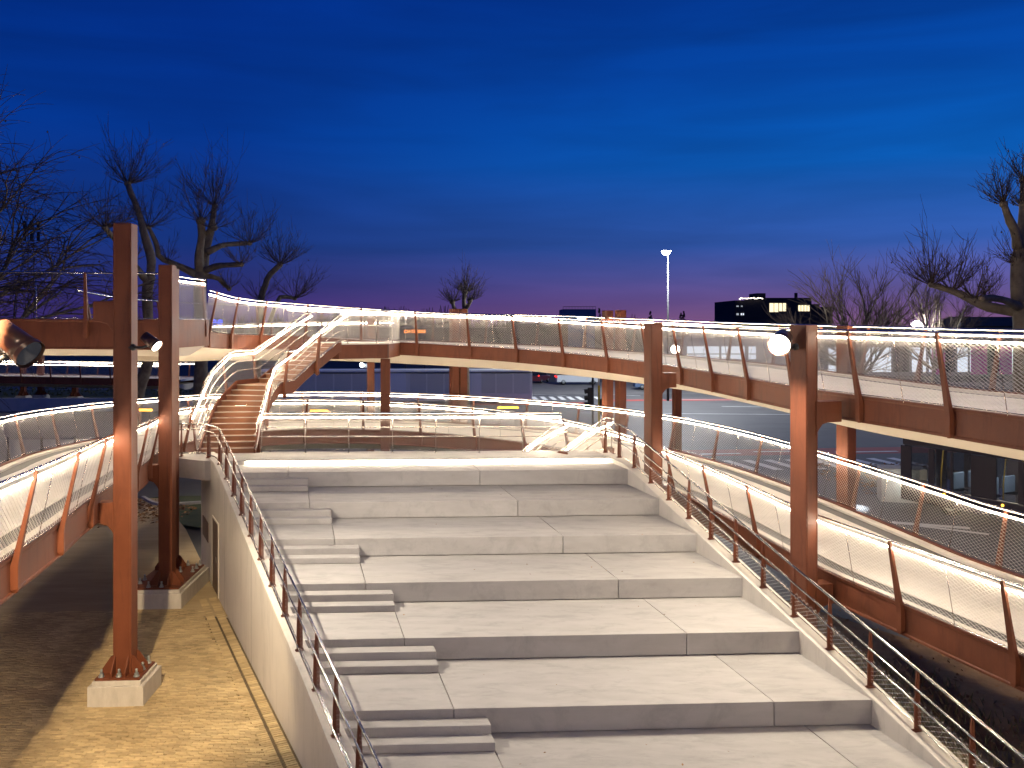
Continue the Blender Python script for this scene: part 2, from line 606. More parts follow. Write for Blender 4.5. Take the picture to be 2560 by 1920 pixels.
def blade_post(kind):
    """post meshes, local: +Y = lean direction, X along the rail"""
    if kind in POSTS:
        return POSTS[kind]
    mb = MB()
    if kind[0] == 'ramp':
        H, lean = kind[1], kind[2]
        hs = [(-0.50, 0.02, .030), (-0.44, 0.055, .055), (-0.1, 0.062, .055), (0.0, .060, .045), (0.5, .050, .030), (H - .05, .034, .024), (H, .030, .022)]
        pts = []
        for h, hw, hd in hs:
            y = 0.065 + lean * max(h, -0.1) / H
            pts += [(-hw, y - hd, h), (hw, y - hd, h), (hw, y + hd, h), (-hw, y + hd, h)]
        f = [(3, 2, 1, 0)]
        for i in range(len(hs) - 1):
            b = i * 4
            f += [(b + k, b + (k + 1) % 4, b + 4 + (k + 1) % 4, b + 4 + k) for k in range(4)]
        e = (len(hs) - 1) * 4
        f.append((e, e + 1, e + 2, e + 3))
        mb.add(pts, f)
    elif kind[0] == 'rod':
        H = kind[1]
        mb.tube([(0, 0, 0), (0, 0, H)], .016, 6)
        mb.tube([(0, 0, 0), (0, 0, .012)], .05, 8, smooth=False)
    else:            # tapered flat plate with a foot
        H = kind[1]
        mb.box((0, 0, 0.008), (0.10, 0.16, 0.016))
        hs = [(0.0, .055), (0.15, .060), (0.5, .052), (H - .06, .024), (H, .020)]
        pts = []
        for h, hw in hs:
            pts += [(-.014, -hw, h), (.014, -hw, h), (.014, hw, h), (-.014, hw, h)]
        f = [(3, 2, 1, 0)]
        for i in range(len(hs) - 1):
            b = i * 4
            f += [(b + k, b + (k + 1) % 4, b + 4 + (k + 1) % 4, b + 4 + k) for k in range(4)]
        e = (len(hs) - 1) * 4
        f.append((e, e + 1, e + 2, e + 3))
        mb.add(pts, f)
        for sx in (-.065, .065):
            mb.tube([(0, sx, .012), (0, sx, .04)], .014, 6)
    me = mb.mesh('post')
    me.materials.append(M_STEEL if kind[0] == 'rod' else M_RUST)
    POSTS[kind] = me
    return me


def railing(parent, P, nrm, H=1.3, lean=0.28, spacing=2.4, phase=0.6, led=True, mids=(), net=True, post='ramp', stays=True,
            off=0.0, netr=0.0048, led_r=0.017, top_r=0.027, bottom=True, steel=None, inner_side=-1, net_top=0.10, dw=0.128, posts=True):
    """one railing: handrail mesh that parents posts, rods, LED strip and wire net"""
    ln = Line(P, nrm)
    n = max(2, int(ln.L / 0.35) + 1)
    S = np.linspace(0, ln.L, n)
    mb = MB()
    mb.tube(ln.pt(S, np.full(n, H), lean, H, off), top_r, 8)
    rl = obj('railing', mb, steel or M_STEEL, parent)
    if led:
        mb = MB()
        h = H - 0.14
        nn = max(2, int(ln.L / 1.2) + 1)
        S2 = np.linspace(0.03, ln.L - 0.03, nn)
        mb.tube(ln.pt(S2, np.full(nn, h), lean, H, off), led_r, 6)
        obj('light_strip', mb, M_LED, rl)
    for h, dy in mids:
        mb = MB()
        mb.tube(ln.pt(S, np.full(n, h), lean, H, off + dy), 0.019, 7)
        obj('rail_tube', mb, steel or M_STEEL, rl)
    if bottom:
        mb = MB()
        mb.tube(ln.pt(S, np.full(n, 0.09), lean, H, off), 0.010, 5)
        obj('bottom_rod', mb, M_STEEL, rl)
    if posts:
        me = blade_post((post, H, lean))
        k = int((ln.L - phase) / spacing) + 1
        for i in range(k):
            s = phase + i * spacing
            if s > ln.L:
                break
            p, nn = ln.at(s)
            sg = 1 if lean >= 0 else -1
            if post == 'ramp':
                me2 = blade_post((post, H, abs(lean)))
                rz = math.atan2(nn[1] * sg, nn[0] * sg) - PI / 2
                place('post', me2, (p[0] + nn[0] * (off), p[1] + nn[1] * (off), p[2]), rz, rl)
            else:
                rz = math.atan2(nn[1], nn[0]) - PI / 2
                place('post', me, (p[0] + nn[0] * off, p[1] + nn[1] * off, p[2]), rz, rl)
            if stays and s + spacing / 2 < ln.L:
                mb = MB()
                q = s + spacing / 2
                mb.tube([ln.pt(q, 0.02, lean, H, off), ln.pt(q, H - .1, lean, H, off)], .008, 5)
                obj('stay_rod', mb, M_STEEL, rl)
    if net:
        o = obj('wire_mesh', wire_net(ln, 0.09, H - net_top, lean, H, r=netr, off=off, dw=dw), M_WIRE, rl)
        stuff(o)
    return rl


# ------------------------------------------------------------------ ground and roads
def wall_x(y):          # outer face of the grandstand's side wall
    return -3.75 - (y - 15.8) * 0.49


mb = MB()
mb.add([(-900, -60, -.12), (900, -60, -.12), (900, 1500, -.12), (-900, 1500, -.12)], [(0, 1, 2, 3)])
ground = struct('ground', mb, M_GROUND)
mb = MB()
mb.add([(-120, 40, -.06), (140, 40, -.06), (140, 118, -.06), (-120, 118, -.06)], [(0, 1, 2, 3)])
road = struct('road', mb, M_ASPH)


def sheet(name, poly, z, m, parent=None):
    b = MB()
    b.add([(x, y, z) for x, y in poly], [tuple(range(len(poly)))])
    return struct(name, b, m, parent)


sheet('pavement', [(-60, 23.9), (wall_x(23.9), 23.9), (-12.6, 34), (-16, 40), (-60, 40)], -.004, M_BRICKG)
sheet('pavement', [(-60, 8), (-13.4, 8), (-13.4, 23.9), (-60, 23.9)], -.004, M_BRICKG)
sheet('soil_bed', [(2, 4), (40, 4), (40, 26), (26, 40), (0, 40), (0, 31)], -.03, M_SOIL)
sheet('asphalt_apron', [(10.2, 22), (40, 10), (60, 41), (-8, 41), (4, 31)], -.020, M_ASPH)
sheet('grass_verge', [(-120, 82), (-22, 82), (-26, 104), (-120, 104)], -.02, M_GRASS)
sheet('grass_bank', [(-16, 40.6), (-18.5, 38), (-10, 33), (6, 32), (8, 36), (-4, 40.6)], -.012, M_GRASS)
sheet('far_pavement', [(-22, 98), (60, 98), (140, 104), (140, 118), (-22, 118)], -.045, M_PAVE)
sheet('sandy_path', [(7.0, 9), (12, 9), (11.5, 16.2), (7.4, 16.6), (6.5, 16.4)], -.012, M_GRAVEL)
# painted road markings
mk = MB()


def dash(b, x0, y0, x1, y1, w, z=-.05):
    d = np.array((x1 - x0, y1 - y0))
    d = d / np.linalg.norm(d)
    nx, ny = -d[1] * w / 2, d[0] * w / 2
    b.add([(x0 + nx, y0 + ny, z), (x0 - nx, y0 - ny, z), (x1 - nx, y1 - ny, z), (x1 + nx, y1 + ny, z)], [(0, 1, 2, 3)])


for i in range(9):
    x = 1.6 + i * 0.95
    obj_b = MB()
    dash(obj_b, x, 91.0, x - .3, 95.0, .5)
    struct('crossing_stripe', obj_b, M_WHITE)
for i in range(9):
    y = 46.0 + i * 0.0
    x = 12.4 + i * 1.25
    obj_b = MB()
    dash(obj_b, x + .9, 47.8 + i * .12, x, 51.2 + i * .12, .55)
    struct('crossing_stripe', obj_b, M_WHITE)
for (x0, y0, x1, y1) in ((-2, 104, 14, 96), (-1, 98.5, 6, 96.6), (-6, 112, 9, 104), (2, 99, 5, 99.2), (14, 92, 44, 88), (20, 84, 60, 79), (6, 78, 26, 76.5)):
    obj_b = MB()
    dash(obj_b, x0, y0, x1, y1, .22)
    struct('lane_marking', obj_b, M_WHITE)
sheet('cycle_lane', [(9.5, 52.6), (30, 54.6), (30, 57.2), (9.5, 55.2)], -.054, M_REDLANE)
sheet('cycle_lane', [(-4, 85.2), (8, 86.2), (8, 88.6), (-4, 87.8)], -.054, M_REDLANE)
sheet('cycle_lane', [(10, 89.5), (36, 91.2), (36, 93), (10, 91.3)], -.054, M_REDLANE)
for (x0, y0, x1, y1) in ((11.5, 53.6, 14, 53.9), (15, 54.6, 18.6, 54.9), (20, 54.4, 24, 54.8)):
    obj_b = MB()
    dash(obj_b, x0, y0, x1, y1, .35, z=-.046)
    struct('lane_marking', obj_b, M_WHITE)
obj_b = MB()
dash(obj_b, 15.2, 35.2, 17.8, 34.2, .45, z=-.012)
dash(obj_b, 16.0, 34.6, 18.0, 33.2, .3, z=-.010)
struct('arrow_marking', obj_b, M_WHITE)

# ------------------------------------------------------------------ brick paving near the wall
WALL_DIR = np.array((-0.44, 0.898))


paving = struct('brick_paving', (lambda b: (b.add([(-13.4, 13, -.028), (wall_x(13), 13, -.028), (wall_x(23.9), 23.9, -.028), (-13.4, 23.9, -.028)],
                                                  [(0, 1, 2, 3)]), b)[1])(MB()), M_JOINT)
bw, bh = 0.212, 0.066
one = MB()
one.box((0, 0, -.02), (bw - .010, bh - .011, .05))
brick_me = one.mesh('brick')
brick_me.materials.append(M_BRICK)
cands = []
row = 0
y = 13.2
ang = 0.045
while y < 24.5:
    x = -13.9 + (row % 2) * bw * .5 + random.uniform(-.03, .03)
    xe = wall_x(y) - 0.52
    while x < xe - bw:
        # skip what lies outside the picture or in the dark under the walkway
        px = 1280 + x * 2200 / y
        if px > -40:
            cands.append((x + bw / 2, y + (x + 8) * ang, random.gauss(0, .012), random.gauss(0, .0035)))
        x += bw
    y += bh
    row += 1
for i in range(170):     # header course along the wall
    yy = 13.2 + i * 0.075
    if yy > 25.6:
        break
    for k, dd in enumerate((0.13, 0.348)):
        cands.append((wall_x(yy) - dd * 1.12, yy - dd * .5, 0.47 + random.gauss(0, .02), random.gauss(0, .003)))
cands.sort(key=lambda c: c[1] + abs(c[0] + 5.5) * .15)
rest = MB()
for i, (x, yy, rz, dz) in enumerate(cands):
    if i < 300:
        place('brick', brick_me, (x, yy, dz), rz, paving)
    else:
        rest.box((x, yy, -.02 + dz), (bw - .010, bh - .011, .05), rz)
stuff(obj('brick_field', rest, M_BRICK, paving))

# ------------------------------------------------------------------ grandstand of big concrete steps
TANS = 0.05


def nosY(i, x):
    return 26.06 - 2.13 * i + TANS * (x - (-.95 + 1.108 * i))


def zrow(i):
    return 3.6 - 0.45 * i


def wall_in(y):
    return wall_x(y) + 0.36


def right_in(y):
    return 3.43 + (26.4 - y) * 0.267


def cross(fn, i, dy=0.0):       # where a boundary x = fn(y) meets nosing line i
    x = 0.0
    for _ in range(30):
        x = fn(nosY(i, x) + dy)
    return x, nosY(i, x) + dy


def joint_fn(x0, i):
    y0 = nosY(i, x0)
    return lambda y: x0 - 0.25 * (y - y0)


stand = thing('grandstand', 'broad flight of pale concrete seating steps with small stairs along its left side', 'grandstand', (0, 20, 0))
G = 0.007
for i in range(0, 8):
    zt, zb = zrow(i), zrow(i) - 0.434
    LJ, J = joint_fn(-6.56 + 1.112 * i, i), joint_fn(-.95 + 1.108 * i, i)
    bounds = [wall_in, LJ, J, right_in]
    for k in range(3):
        a, b = bounds[k], bounds[k + 1]
        ga = 0.0 if k == 0 else G
        gb = 0.0 if k == 2 else G
        if i == 0:
            (x0, y0), (x1, y1) = cross(a, 0), cross(b, 0)
            (x2, y2), (x3, y3) = cross(b, 0, 1.42), cross(a, 0, 1.42)
        else:
            (x0, y0), (x1, y1) = cross(a, i), cross(b, i)
            (x2, y2), (x3, y3) = cross(b, i - 1, .12), cross(a, i - 1, .12)
        m_ = MB()
        q = [(x0 + ga, y0), (x1 - gb, y1), (x2 - gb, y2), (x3 + ga, y3)]
        m_.hexa([(x, y, zb) for x, y in q] + [(x, y, zt) for x, y in q])
        obj('slab', m_, M_STEP, stand, bevel=0.012)
    if i >= 1:
        for (d0, d1, hh) in ((0.012, 0.315, 0.30), (0.315, 0.62, 0.15)):
            (xa, ya), (xb, yb) = cross(wall_in, i - 1, -d1), cross(LJ, i - 1, -d1)
            (xc, yc), (xd, yd) = cross(LJ, i - 1, -d0), cross(wall_in, i - 1, -d0)
            m_ = MB()
            q = [(xa, ya), (xb, yb), (xc, yc), (xd, yd)]
            m_.hexa([(x, y, zt + .004) for x, y in q] + [(x, y, zt + hh) for x, y in q])
            obj('step', m_, M_STEP, stand, bevel=0.014)

# platform at the top
zp = 3.73
Y_PF = 27.42
m_ = MB()
q = [(-8.9, nosY(0, -8.9) + 1.43), (right_in(27.6) + .3, nosY(0, 3.2) + 1.43), (2.9, 29.2), (-10.35, 28.75), (-10.35, 27.55), (-9.55, 27.3)]
q = [(-9.45, nosY(0, -9.45) + 1.42), (right_in(27.6), nosY(0, right_in(27.6)) + 1.42), (right_in(29.3), 29.3), (-10.75, 28.9), (-10.75, 27.75)]
m_.prism(q, zp - 0.6, zp)
platform = obj('platform', m_, M_STEP, stand, bevel=0.01)
m_ = MB()
xa, xb = -8.2, right_in(27.6) - .05
m_.tube([(xa, nosY(0, xa) + 1.405, zp - .055), (xb, nosY(0, xb) + 1.405, zp - .055)], 0.016, 6)
obj('light_strip', m_, M_LED, stand)

# side walls, top edge follows the nosing line


def slope_z(y, xoff=-.34):
    return min(zrow(0) - 0.45 * (26.06 + xoff - y) / 2.13 + .05, zp + .05)


for side in (0, 1):
    m_ = MB()
    ys = [9.5, 12, 15, 18, 21, 24, 25.9, 26.5, 29.2]
    v, f = [], []
    for yy in ys:
        if side == 0:
            xo, xi = wall_x(yy), wall_in(yy)
            zt = slope_z(yy)
        else:
            xi, xo = right_in(yy), right_in(yy) + .36
            zt = slope_z(yy, .2)
        zt = max(zt, 0.12)
        if side == 0:
            v += [(xo, yy, -.3), (xi, yy, -.3), (xi, yy, zt), (xo, yy, zt)]
        else:
            v += [(xi, yy, -.3), (xo, yy, -.3), (xo, yy, zt), (xi, yy, zt)]
    for i in range(len(ys) - 1):
        b = i * 4
        f += [(b + k, b + (k + 1) % 4, b + 4 + (k + 1) % 4, b + 4 + k) for k in range(4)]
    f += [(3, 2, 1, 0), tuple((len(ys) - 1) * 4 + k for k in range(4))]
    m_.add([tuple(p) for p in v], [tuple(reversed(x)) for x in f])
    wl_ = obj('side_wall', m_, M_WALL, stand, bevel=0.012)
    if side == 0:
        def on_wall(y0, y1, z0, z1, t0, t1):
            b = MB()
            n = np.array((-.898, -.44))
            p = [(wall_x(y0) + n[0] * t0, y0 + n[1] * t0), (wall_x(y1) + n[0] * t0, y1 + n[1] * t0),
                 (wall_x(y1) + n[0] * t1, y1 + n[1] * t1), (wall_x(y0) + n[0] * t1, y0 + n[1] * t1)]
            b.hexa([(x, y, z0) for x, y in p] + [(x, y, z1) for x, y in p])
            return b
        dr = obj('door', on_wall(25.45, 26.55, .04, 2.12, -.02, .022), M_DOOR, wl_)
        b = on_wall(25.40, 25.45, .02, 2.17, -.02, .03)
        b2 = on_wall(26.55, 26.60, .02, 2.17, -.02, .03)
        b.add(b2.v, b2.f)
        b3 = on_wall(25.45, 26.55, 2.12, 2.17, -.02, .028)
        b.add(b3.v, b3.f)
        obj('door_frame', b, M_WALL, dr)
        obj('handle', on_wall(25.56, 25.64, 1.0, 1.18, .022, .07), M_STEEL, dr)
        obj('vent_panel', on_wall(27.5, 28.7, 1.1, 1.72, -.02, .02), M_DOOR, wl_)
        for yy in (20.6, 24.4):
            obj('wall_joint', on_wall(yy, yy + .012, -.1, slope_z(yy) - .05, -.02, .002), M_GREYSHADE, wl_)


def poly_line(pts, step=0.25):
    P = resample_poly(pts, step)
    return P


def resample_poly(pts, step):
    out = [np.array(pts[0], float)]
    for a, b in zip(pts[:-1], pts[1:]):
        a, b = np.array(a, float), np.array(b, float)
        n = max(1, int(np.linalg.norm(b - a) / step))
        for k in range(1, n + 1):
            out.append(a + (b - a) * k / n)
    return np.array(out)


# balustrade down the left wall
def xl(yv):
    return wall_x(yv) + .17


pts = [(-10.62, 27.95, zp), (-9.85, 27.95, zp + .02), (xl(26.7), 26.7, slope_z(26.7))]
pts += [(xl(yv), yv, slope_z(yv)) for yv in (26.0, 24, 21, 18, 15, 12, 10)]
P = poly_line(pts)
nr = outward(P)
lb = thing('balustrade', 'handrail on rust brown blade posts along the sloping left wall of the concrete steps', 'balustrade', (-6, 20, 2.2))
railing(lb, P, nr, H=1.02, lean=0.0, spacing=1.33, phase=.12, led=False, mids=((0.86, .11), (0.12, .05)), net=True, post='flat', stays=False,
        netr=0.0012, steel=M_RAIL, net_top=.12, bottom=True)


def xr(yv):
    return right_in(yv) + .18


pts = [(xr(28.9), 28.9, zp + .02), (xr(27.2), 27.2, zp + .05), (xr(26.4), 26.4, slope_z(26.4, .2))]
pts += [(xr(yv), yv, slope_z(yv, .2)) for yv in (25.8, 24, 21, 18, 15, 12, 10)]
P = poly_line(pts)
nr = outward(P)
rb = thing('balustrade', 'three rail balustrade with wire mesh down the right wall of the concrete steps', 'balustrade', (5, 20, 2.2))
railing(rb, P, nr, H=1.02, lean=0.0, spacing=1.2, phase=.35, led=False, mids=((0.76, .10), (0.52, .10)), net=True, post='flat', stays=False,
        netr=0.0026, steel=M_RAIL, net_top=.5)

# lit railing at the back of the platform
P = poly_line([(-8.25, 28.72, zp), (1.62, 28.82, zp)])
nr = outward(P)
pb = thing('platform_railing', 'straight lit mesh railing at the back edge of the concrete platform', 'railing', (-3.3, 28.75, zp))
railing(pb, P, nr, H=1.3, lean=0.0, spacing=1.42, phase=0.08, led=True, mids=((0.82, -.06), (0.52, -.06)), net=True, post='rod', stays=False, netr=0.0034, led_r=.018)

# ------------------------------------------------------------------ walkway ramps
W = 3.85


def ramp(label, path, H_in, H_out, lean=0.27, phase=0.5, led_in=True, led_out=True, gap_in=(), rails=(True, True), W=W, spacing=2.45, phase_out=1.0,
         net_out=True, net_in=True, split=None, gd=.62, sd=.40, led_r=.017):
    P = catmull(path, 0.5)
    nrm = outward(P)
    c = P[len(P) // 2]
    t = thing('walkway_ramp', label, 'walkway', tuple(c))
    fr = list(zip(P, nrm))
    m_ = MB()
    m_.sweep(fr, [(.74, -.20), (W - .74, -.20), (W - .74, 0.0), (.74, 0.0)])
    obj('deck', m_, M_DECK, t)
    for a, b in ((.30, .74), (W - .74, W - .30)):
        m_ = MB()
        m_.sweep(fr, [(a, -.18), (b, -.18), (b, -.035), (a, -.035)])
        obj('shade_band', m_, M_GREYSHADE, t)  # painted shade along both deck edges, as a slightly recessed strip
    for a, b in ((.10, .30), (W - .30, W - .10)):
        m_ = MB()
        m_.sweep(fr, [(a, -.19), (b, -.19), (b, .03), (a, .03)])
        obj('kerb', m_, M_KERB, t)
    g = [(-.03, -gd), (.10, -gd), (.10, -gd + .04), (.02, -gd + .07), (.02, .02), (.10, .02), (.10, .055), (-.03, .055), (-.03, .01), (-.012, -.02), (-.012, -gd + .06), (-.03, -gd + .04)]
    m_ = MB()
    m_.sweep(fr, g)
    obj('girder', m_, M_RUST, t)
    m_ = MB()
    m_.sweep(fr, [(W - s, h) for s, h in reversed(g)])
    obj('girder', m_, M_RUST, t)
    m_ = MB()
    m_.sweep(fr, [(.03, -gd + .02), (W * .40, -gd - sd), (W * .60, -gd - sd), (W - .03, -gd + .02), (W - .03, -gd + .12), (.03, -gd + .12)])
    obj('soffit', m_, M_SOFFIT, t)
    ln = Line(P, nrm)
    if rails[0]:
        segs = gap_in if gap_in else [(0, ln.L)]
        for a, b in segs:
            sel = np.linspace(a, b if b > 0 else ln.L, max(3, int((abs((b if b > 0 else ln.L) - a)) / .5)))
            p, n_ = ln.at(sel)
            railing(t, p, n_, H=H_in, lean=-lean, off=-.02, phase=phase, led=led_in, spacing=spacing, net=net_in, led_r=led_r)
    if rails[1]:
        Q = P.copy()
        Q[:, 0] += nrm[:, 0] * W
        Q[:, 1] += nrm[:, 1] * W
        k = len(Q) if split is None else max(3, int(len(Q) * split))
        railing(t, Q[:k], nrm[:k], H=H_out, lean=lean, off=.02, phase=phase_out, led=led_out, spacing=spacing * 1.06, net=net_out, led_r=led_r)
        if split is not None:
            railing(t, Q[k - 1:], nrm[k - 1:], H=H_out, lean=lean, off=.02, phase=1.4, led=False, spacing=spacing * 1.06, net=False, stays=False)
    return t, ln


up_raw = [(11.2, 5.2, 6.36), (10.1, 8.3, 6.40), (9.05, 11.2, 6.43), (8.03, 13.83, 6.46), (7.25, 16.4, 6.48), (6.52, 18.9, 6.49), (5.95, 22.0, 6.52),
          (5.41, 25.3, 6.55), (4.72, 28.3, 6.60), (3.75, 31.0, 6.65), (2.5, 33.3, 6.72), (.94, 35.3, 6.80), (-.9, 36.9, 6.89), (-2.9, 37.8, 6.97),
          (-5.0, 38.2, 7.08), (-7.2, 37.9, 7.22), (-9.0, 36.9, 7.34), (-10.1, 35.0, 7.42), (-10.5, 32.5, 7.50), (-10.45, 29.6, 7.66)]
up_path = []
for x, y, z in up_raw:
    k = 1.05 if x > 4 else (1.03 if x > 3 else (1.015 if x > 2 else 1.0))
    up_path.append((x * k, y * k, 8 - (8 - z) * k))
UP, up_ln = ramp('upper level of the lit spiral walkway curving behind the concrete platform', up_path, 1.41, 1.41, phase=1.35, split=.84, gd=.50, sd=.46)
low_path = [(12.4, 5.0, 2.2), (11.3, 7.6, 2.28), (9.95, 11.0, 2.34), (8.5, 14.65, 2.40), (7.57, 17.0, 2.49), (6.67, 19.2, 2.60), (6.07, 21.8, 2.70), (5.45, 24.4, 2.80),
            (4.7, 27.4, 2.88), (3.8, 30.2, 2.95), (2.5, 32.8, 3.02), (.8, 34.8, 3.10), (-1.2, 36.2, 3.18), (-3.5, 37.0, 3.28), (-6.0, 37.1, 3.40),
            (-8.5, 36.3, 3.52), (-10.3, 34.3, 3.64), (-11.1, 31.2, 3.76), (-11.0, 28.2, 3.90), (-10.6, 25.9, 3.98), (-10.1, 24.2, 4.05), (-9.3, 21.0, 4.20),
            (-8.6, 17.9, 4.33), (-8.0, 15.6, 4.41), (-7.5, 13.4, 4.48), (-6.9, 10.8, 4.58), (-6.2, 8.0, 4.68), (-5.2, 5.6, 4.82),
            (-3.2, 3.4, 5.0), (-.6, 2.2, 5.2), (2.6, 1.8, 5.5), (6.0, 2.2, 5.8), (9.2, 3.6, 6.08), (11.4, 5.2, 6.24)]
LOW, low_ln = ramp('lower level of the lit spiral walkway passing behind and both sides of the concrete steps', low_path, 1.30, 1.30, phase=.7, gd=.54, sd=.42)

# straight bridge leaving to the left (its railing lights are off)
lp = [(-10.25, 25.85, 8.0), (-16, 25.7, 8.05), (-24, 25.5, 8.1), (-38, 25.2, 8.2)]
LD, ld_ln = ramp('unlit straight walkway bridge leaving the spiral towards the left', lp, 1.42, 1.30, led_in=False, led_out=False, lean=.06, spacing=2.9,
                 phase=2.2, net_in=False, net_out=False, rails=(True, False), gd=.82, sd=.25)
P = poly_line([(-10.2, 29.4, 8.0), (-10.2, 25.9, 8.0)])
m_ = MB()
m_.box((-10.215, 27.65, 7.64), (.05, 3.9, .86))
obj('end_plate', m_, M_RUST, LD)
railing(LD, P, outward(P), H=1.40, lean=0.10, spacing=3.4, phase=.1, led=True, stays=False, off=-.05)

# lit ramp far away at the left
fp = [(-30.5, 80, 2.75), (-40, 81.5, 2.8), (-52, 83, 2.9), (-70, 85, 3.0)]
FR, fr_ln = ramp('distant lit walkway ramp over the grass at the far left', [(a, b, c) for a, b, c in fp], 1.35, 1.35, lean=.2, spacing=3.0, net_in=True, net_out=False, led_r=.008)
for (px, py, Y, h) in ((775, 1, 84, 2), (875, 1, 90, 2)):
    pass
# spur beyond the ring
sp = [(-7.4, 47.5, 7.0), (-10, 47.8, 6.93), (-13.2, 48.1, 6.85), (-16.4, 48.4, 6.77)]
SP, sp_ln = ramp('short lit walkway spur seen beyond the curved upper walkway', sp, 1.1, 1.1, lean=.15, spacing=2.6, net_out=False, led_r=.011)

# ------------------------------------------------------------------ steel columns
CG = 'rust brown steel columns of the walkway'


def column(label, x, y, top, rz, arms=(), w=.38, pl=True, pair=None, base=0.0, ph=.42, bolts=True):
    t = thing('steel_column', label, 'column', (x, y, base), CG)
    co, si = math.cos(rz), math.sin(rz)

    def loc(a, b):
        return (x + a * co - b * si, y + a * si + b * co)
    shafts = [(0, 0)] if pair is None else [(0, 0), pair]
    pz = base + (ph + .12 if pl else 0)
    for (a, b) in shafts:
        m_ = MB()
        cx, cy = loc(a, b)
        m_.box((cx, cy, (pz + top) / 2), (w, w, top - pz), rz)
        obj('shaft', m_, M_RUST, t, bevel=.012)
        for sy in (-1, 1):     # recessed edge lines of the welded box
            m_ = MB()
            c2 = loc(a + sy * (w / 2 - .035), b - w / 2 - .004)
            m_.box((c2[0], c2[1], (pz + top) / 2), (.012, .012, top - pz - .3), rz)
            obj('weld_seam', m_, M_RUST, t)
    for (az_, dirang, ln_) in arms:
        m_ = MB()
        d = np.array((math.cos(dirang), math.sin(dirang)))
        e = np.array((-d[1], d[0]))
        a0, a1 = w * .45, w * .5 + ln_
        prof = [(a0, -.50), (a0 + .06, -.38), (a0 + .16, -.26), (a0 + .30, -.22), (a1, -.22), (a1, .22), (a0 + .10, .22), (a0, .24)]
        m_.extrude(prof, (x, y, az_), (d[0], d[1], 0), (e[0], e[1], 0), (0, 0, 1), .17)
        obj('bracket_arm', m_, M_RUST, t, bevel=.01)
    if pl:
        a = [s[0] for s in shafts]
        b = [s[1] for s in shafts]
        ca, cb = (min(a) + max(a)) / 2, (min(b) + max(b)) / 2
        ex, ey = max(a) - min(a), max(b) - min(b)
        m_ = MB()
        cx, cy = loc(ca, cb)
        m_.box((cx, cy, base + ph / 2 - .05), (1.14 + ex, 1.14 + ey, ph + .1), rz)
        m_.box((cx, cy, base + ph + .04), (1.0 + ex, 1.0 + ey, .09), rz)
        obj('plinth', m_, M_BASE, t, bevel=.012)
        m_ = MB()
        m_.box((cx, cy, base + ph + .105), (.92 + ex, .92 + ey, .045), rz)
        bp_ = obj('base_plate', m_, M_RUST, t)
        zb = base + ph + .128
        for (sa, sb) in shafts:
            for k in range(4):
                for off in (-.14, .14):
                    m_ = MB()
                    an = rz + k * PI / 2
                    d = np.array((math.cos(an), math.sin(an)))
                    e = np.array((-d[1], d[0]))
                    o = np.array(loc(sa, sb)) + e * off
                    m_.extrude([(w / 2 - .01, 0), (w / 2 + .23, 0), (w / 2 + .23, .10), (w / 2 + .05, .36), (w / 2 - .01, .38)], (o[0], o[1], zb), (d[0], d[1], 0),
                               (e[0], e[1], 0), (0, 0, 1), .012)
                    obj('gusset', m_, M_RUST, t)
        if bolts:
            m_ = MB()
            m_.tube([(0, 0, 0), (0, 0, .02)], .062, 10)
            m_.tube([(0, 0, .02), (0, 0, .07)], .045, 6, smooth=False)
            m_.tube([(0, 0, .07), (0, 0, .13), (0, 0, .15), (0, 0, .165)], [.026, .026, .030, .012], 8)
            if 'bolt' not in POSTS:
                me = m_.mesh('bolt')
                me.materials.append(M_ZINC)
                POSTS['bolt'] = me
            for (da, db) in [(i * .36, j * .36) for i in (-1, 0, 1) for j in (-1, 0, 1) if (i, j) != (0, 0)]:
                for (sa, sb) in ((min(a), min(b)), (max(a), max(b))) if pair else ((0, 0),):
                    if pair and abs((cb - (sb + db))) < .3 and abs(da) < .1:
                        continue
                    q_ = loc(sa + da, sb + db)
                    place('bolt', POSTS['bolt'], (q_[0], q_[1], zb), rz, t)
    return t


column('tallest single brown column at the left, on a concrete plinth on the brick paving', -8.28, 18.85, 10.1, .06, arms=((8.22, PI + .1, .42), (3.95, PI + .1, .42)))
column('double brown column on a long plinth beside the brown door', -9.83, 25.1, 9.62, .05, arms=((7.86, PI, .40), (3.72, PI, .40)), pair=(-.40, 1.5))
column('nearest right brown column with the bright floodlight, in front of the two walkway levels', 6.17, 18.6, 7.94, .62, arms=((6.10, .30, .62), (2.25, .30, .40)), w=.40, bolts=False)
column('brown column at the top right corner of the concrete steps', 4.22, 26.3, 7.98, .45, arms=((6.26, .25, .48), (2.55, .25, .45)), w=.40, bolts=False)
column('slim brown column under the landing of the steel stair', -5.18, 36.0, 6.5, .1, pl=False)
column('brown column seen left of the landing column, under the curved walkway', -7.0, 43.6, 8.2, .2, pl=False, w=.36)
column('wide double brown column rising behind the middle of the curved walkway', -2.85, 43.4, 8.65, .5, pl=False, pair=(.46, .05))
column('left one of two brown columns standing side by side behind the traffic light', 4.15, 38.2, 8.5, .5, pl=False, w=.36)
column('right one of two brown columns standing side by side near the traffic light', 4.75, 38.5, 8.52, .5, pl=False, w=.36)
column('brown column beyond the outer edge of the lower right walkway', 9.95, 26.2, 7.9, .55, w=.40, ph=.2, bolts=False)
column('thin brown column at the far left edge, over the low grey wall', -48.6, 87.5, 7.0, 0, ph=.6, w=.42, bolts=False)
column('thin brown column on a white block at the far left', -45.5, 85, 7.0, 0, ph=.9, w=.46, bolts=False)
column('short brown column on a white block under the distant ramp', -43.0, 86.6, 2.0, 0, ph=.6, w=.46, bolts=False)

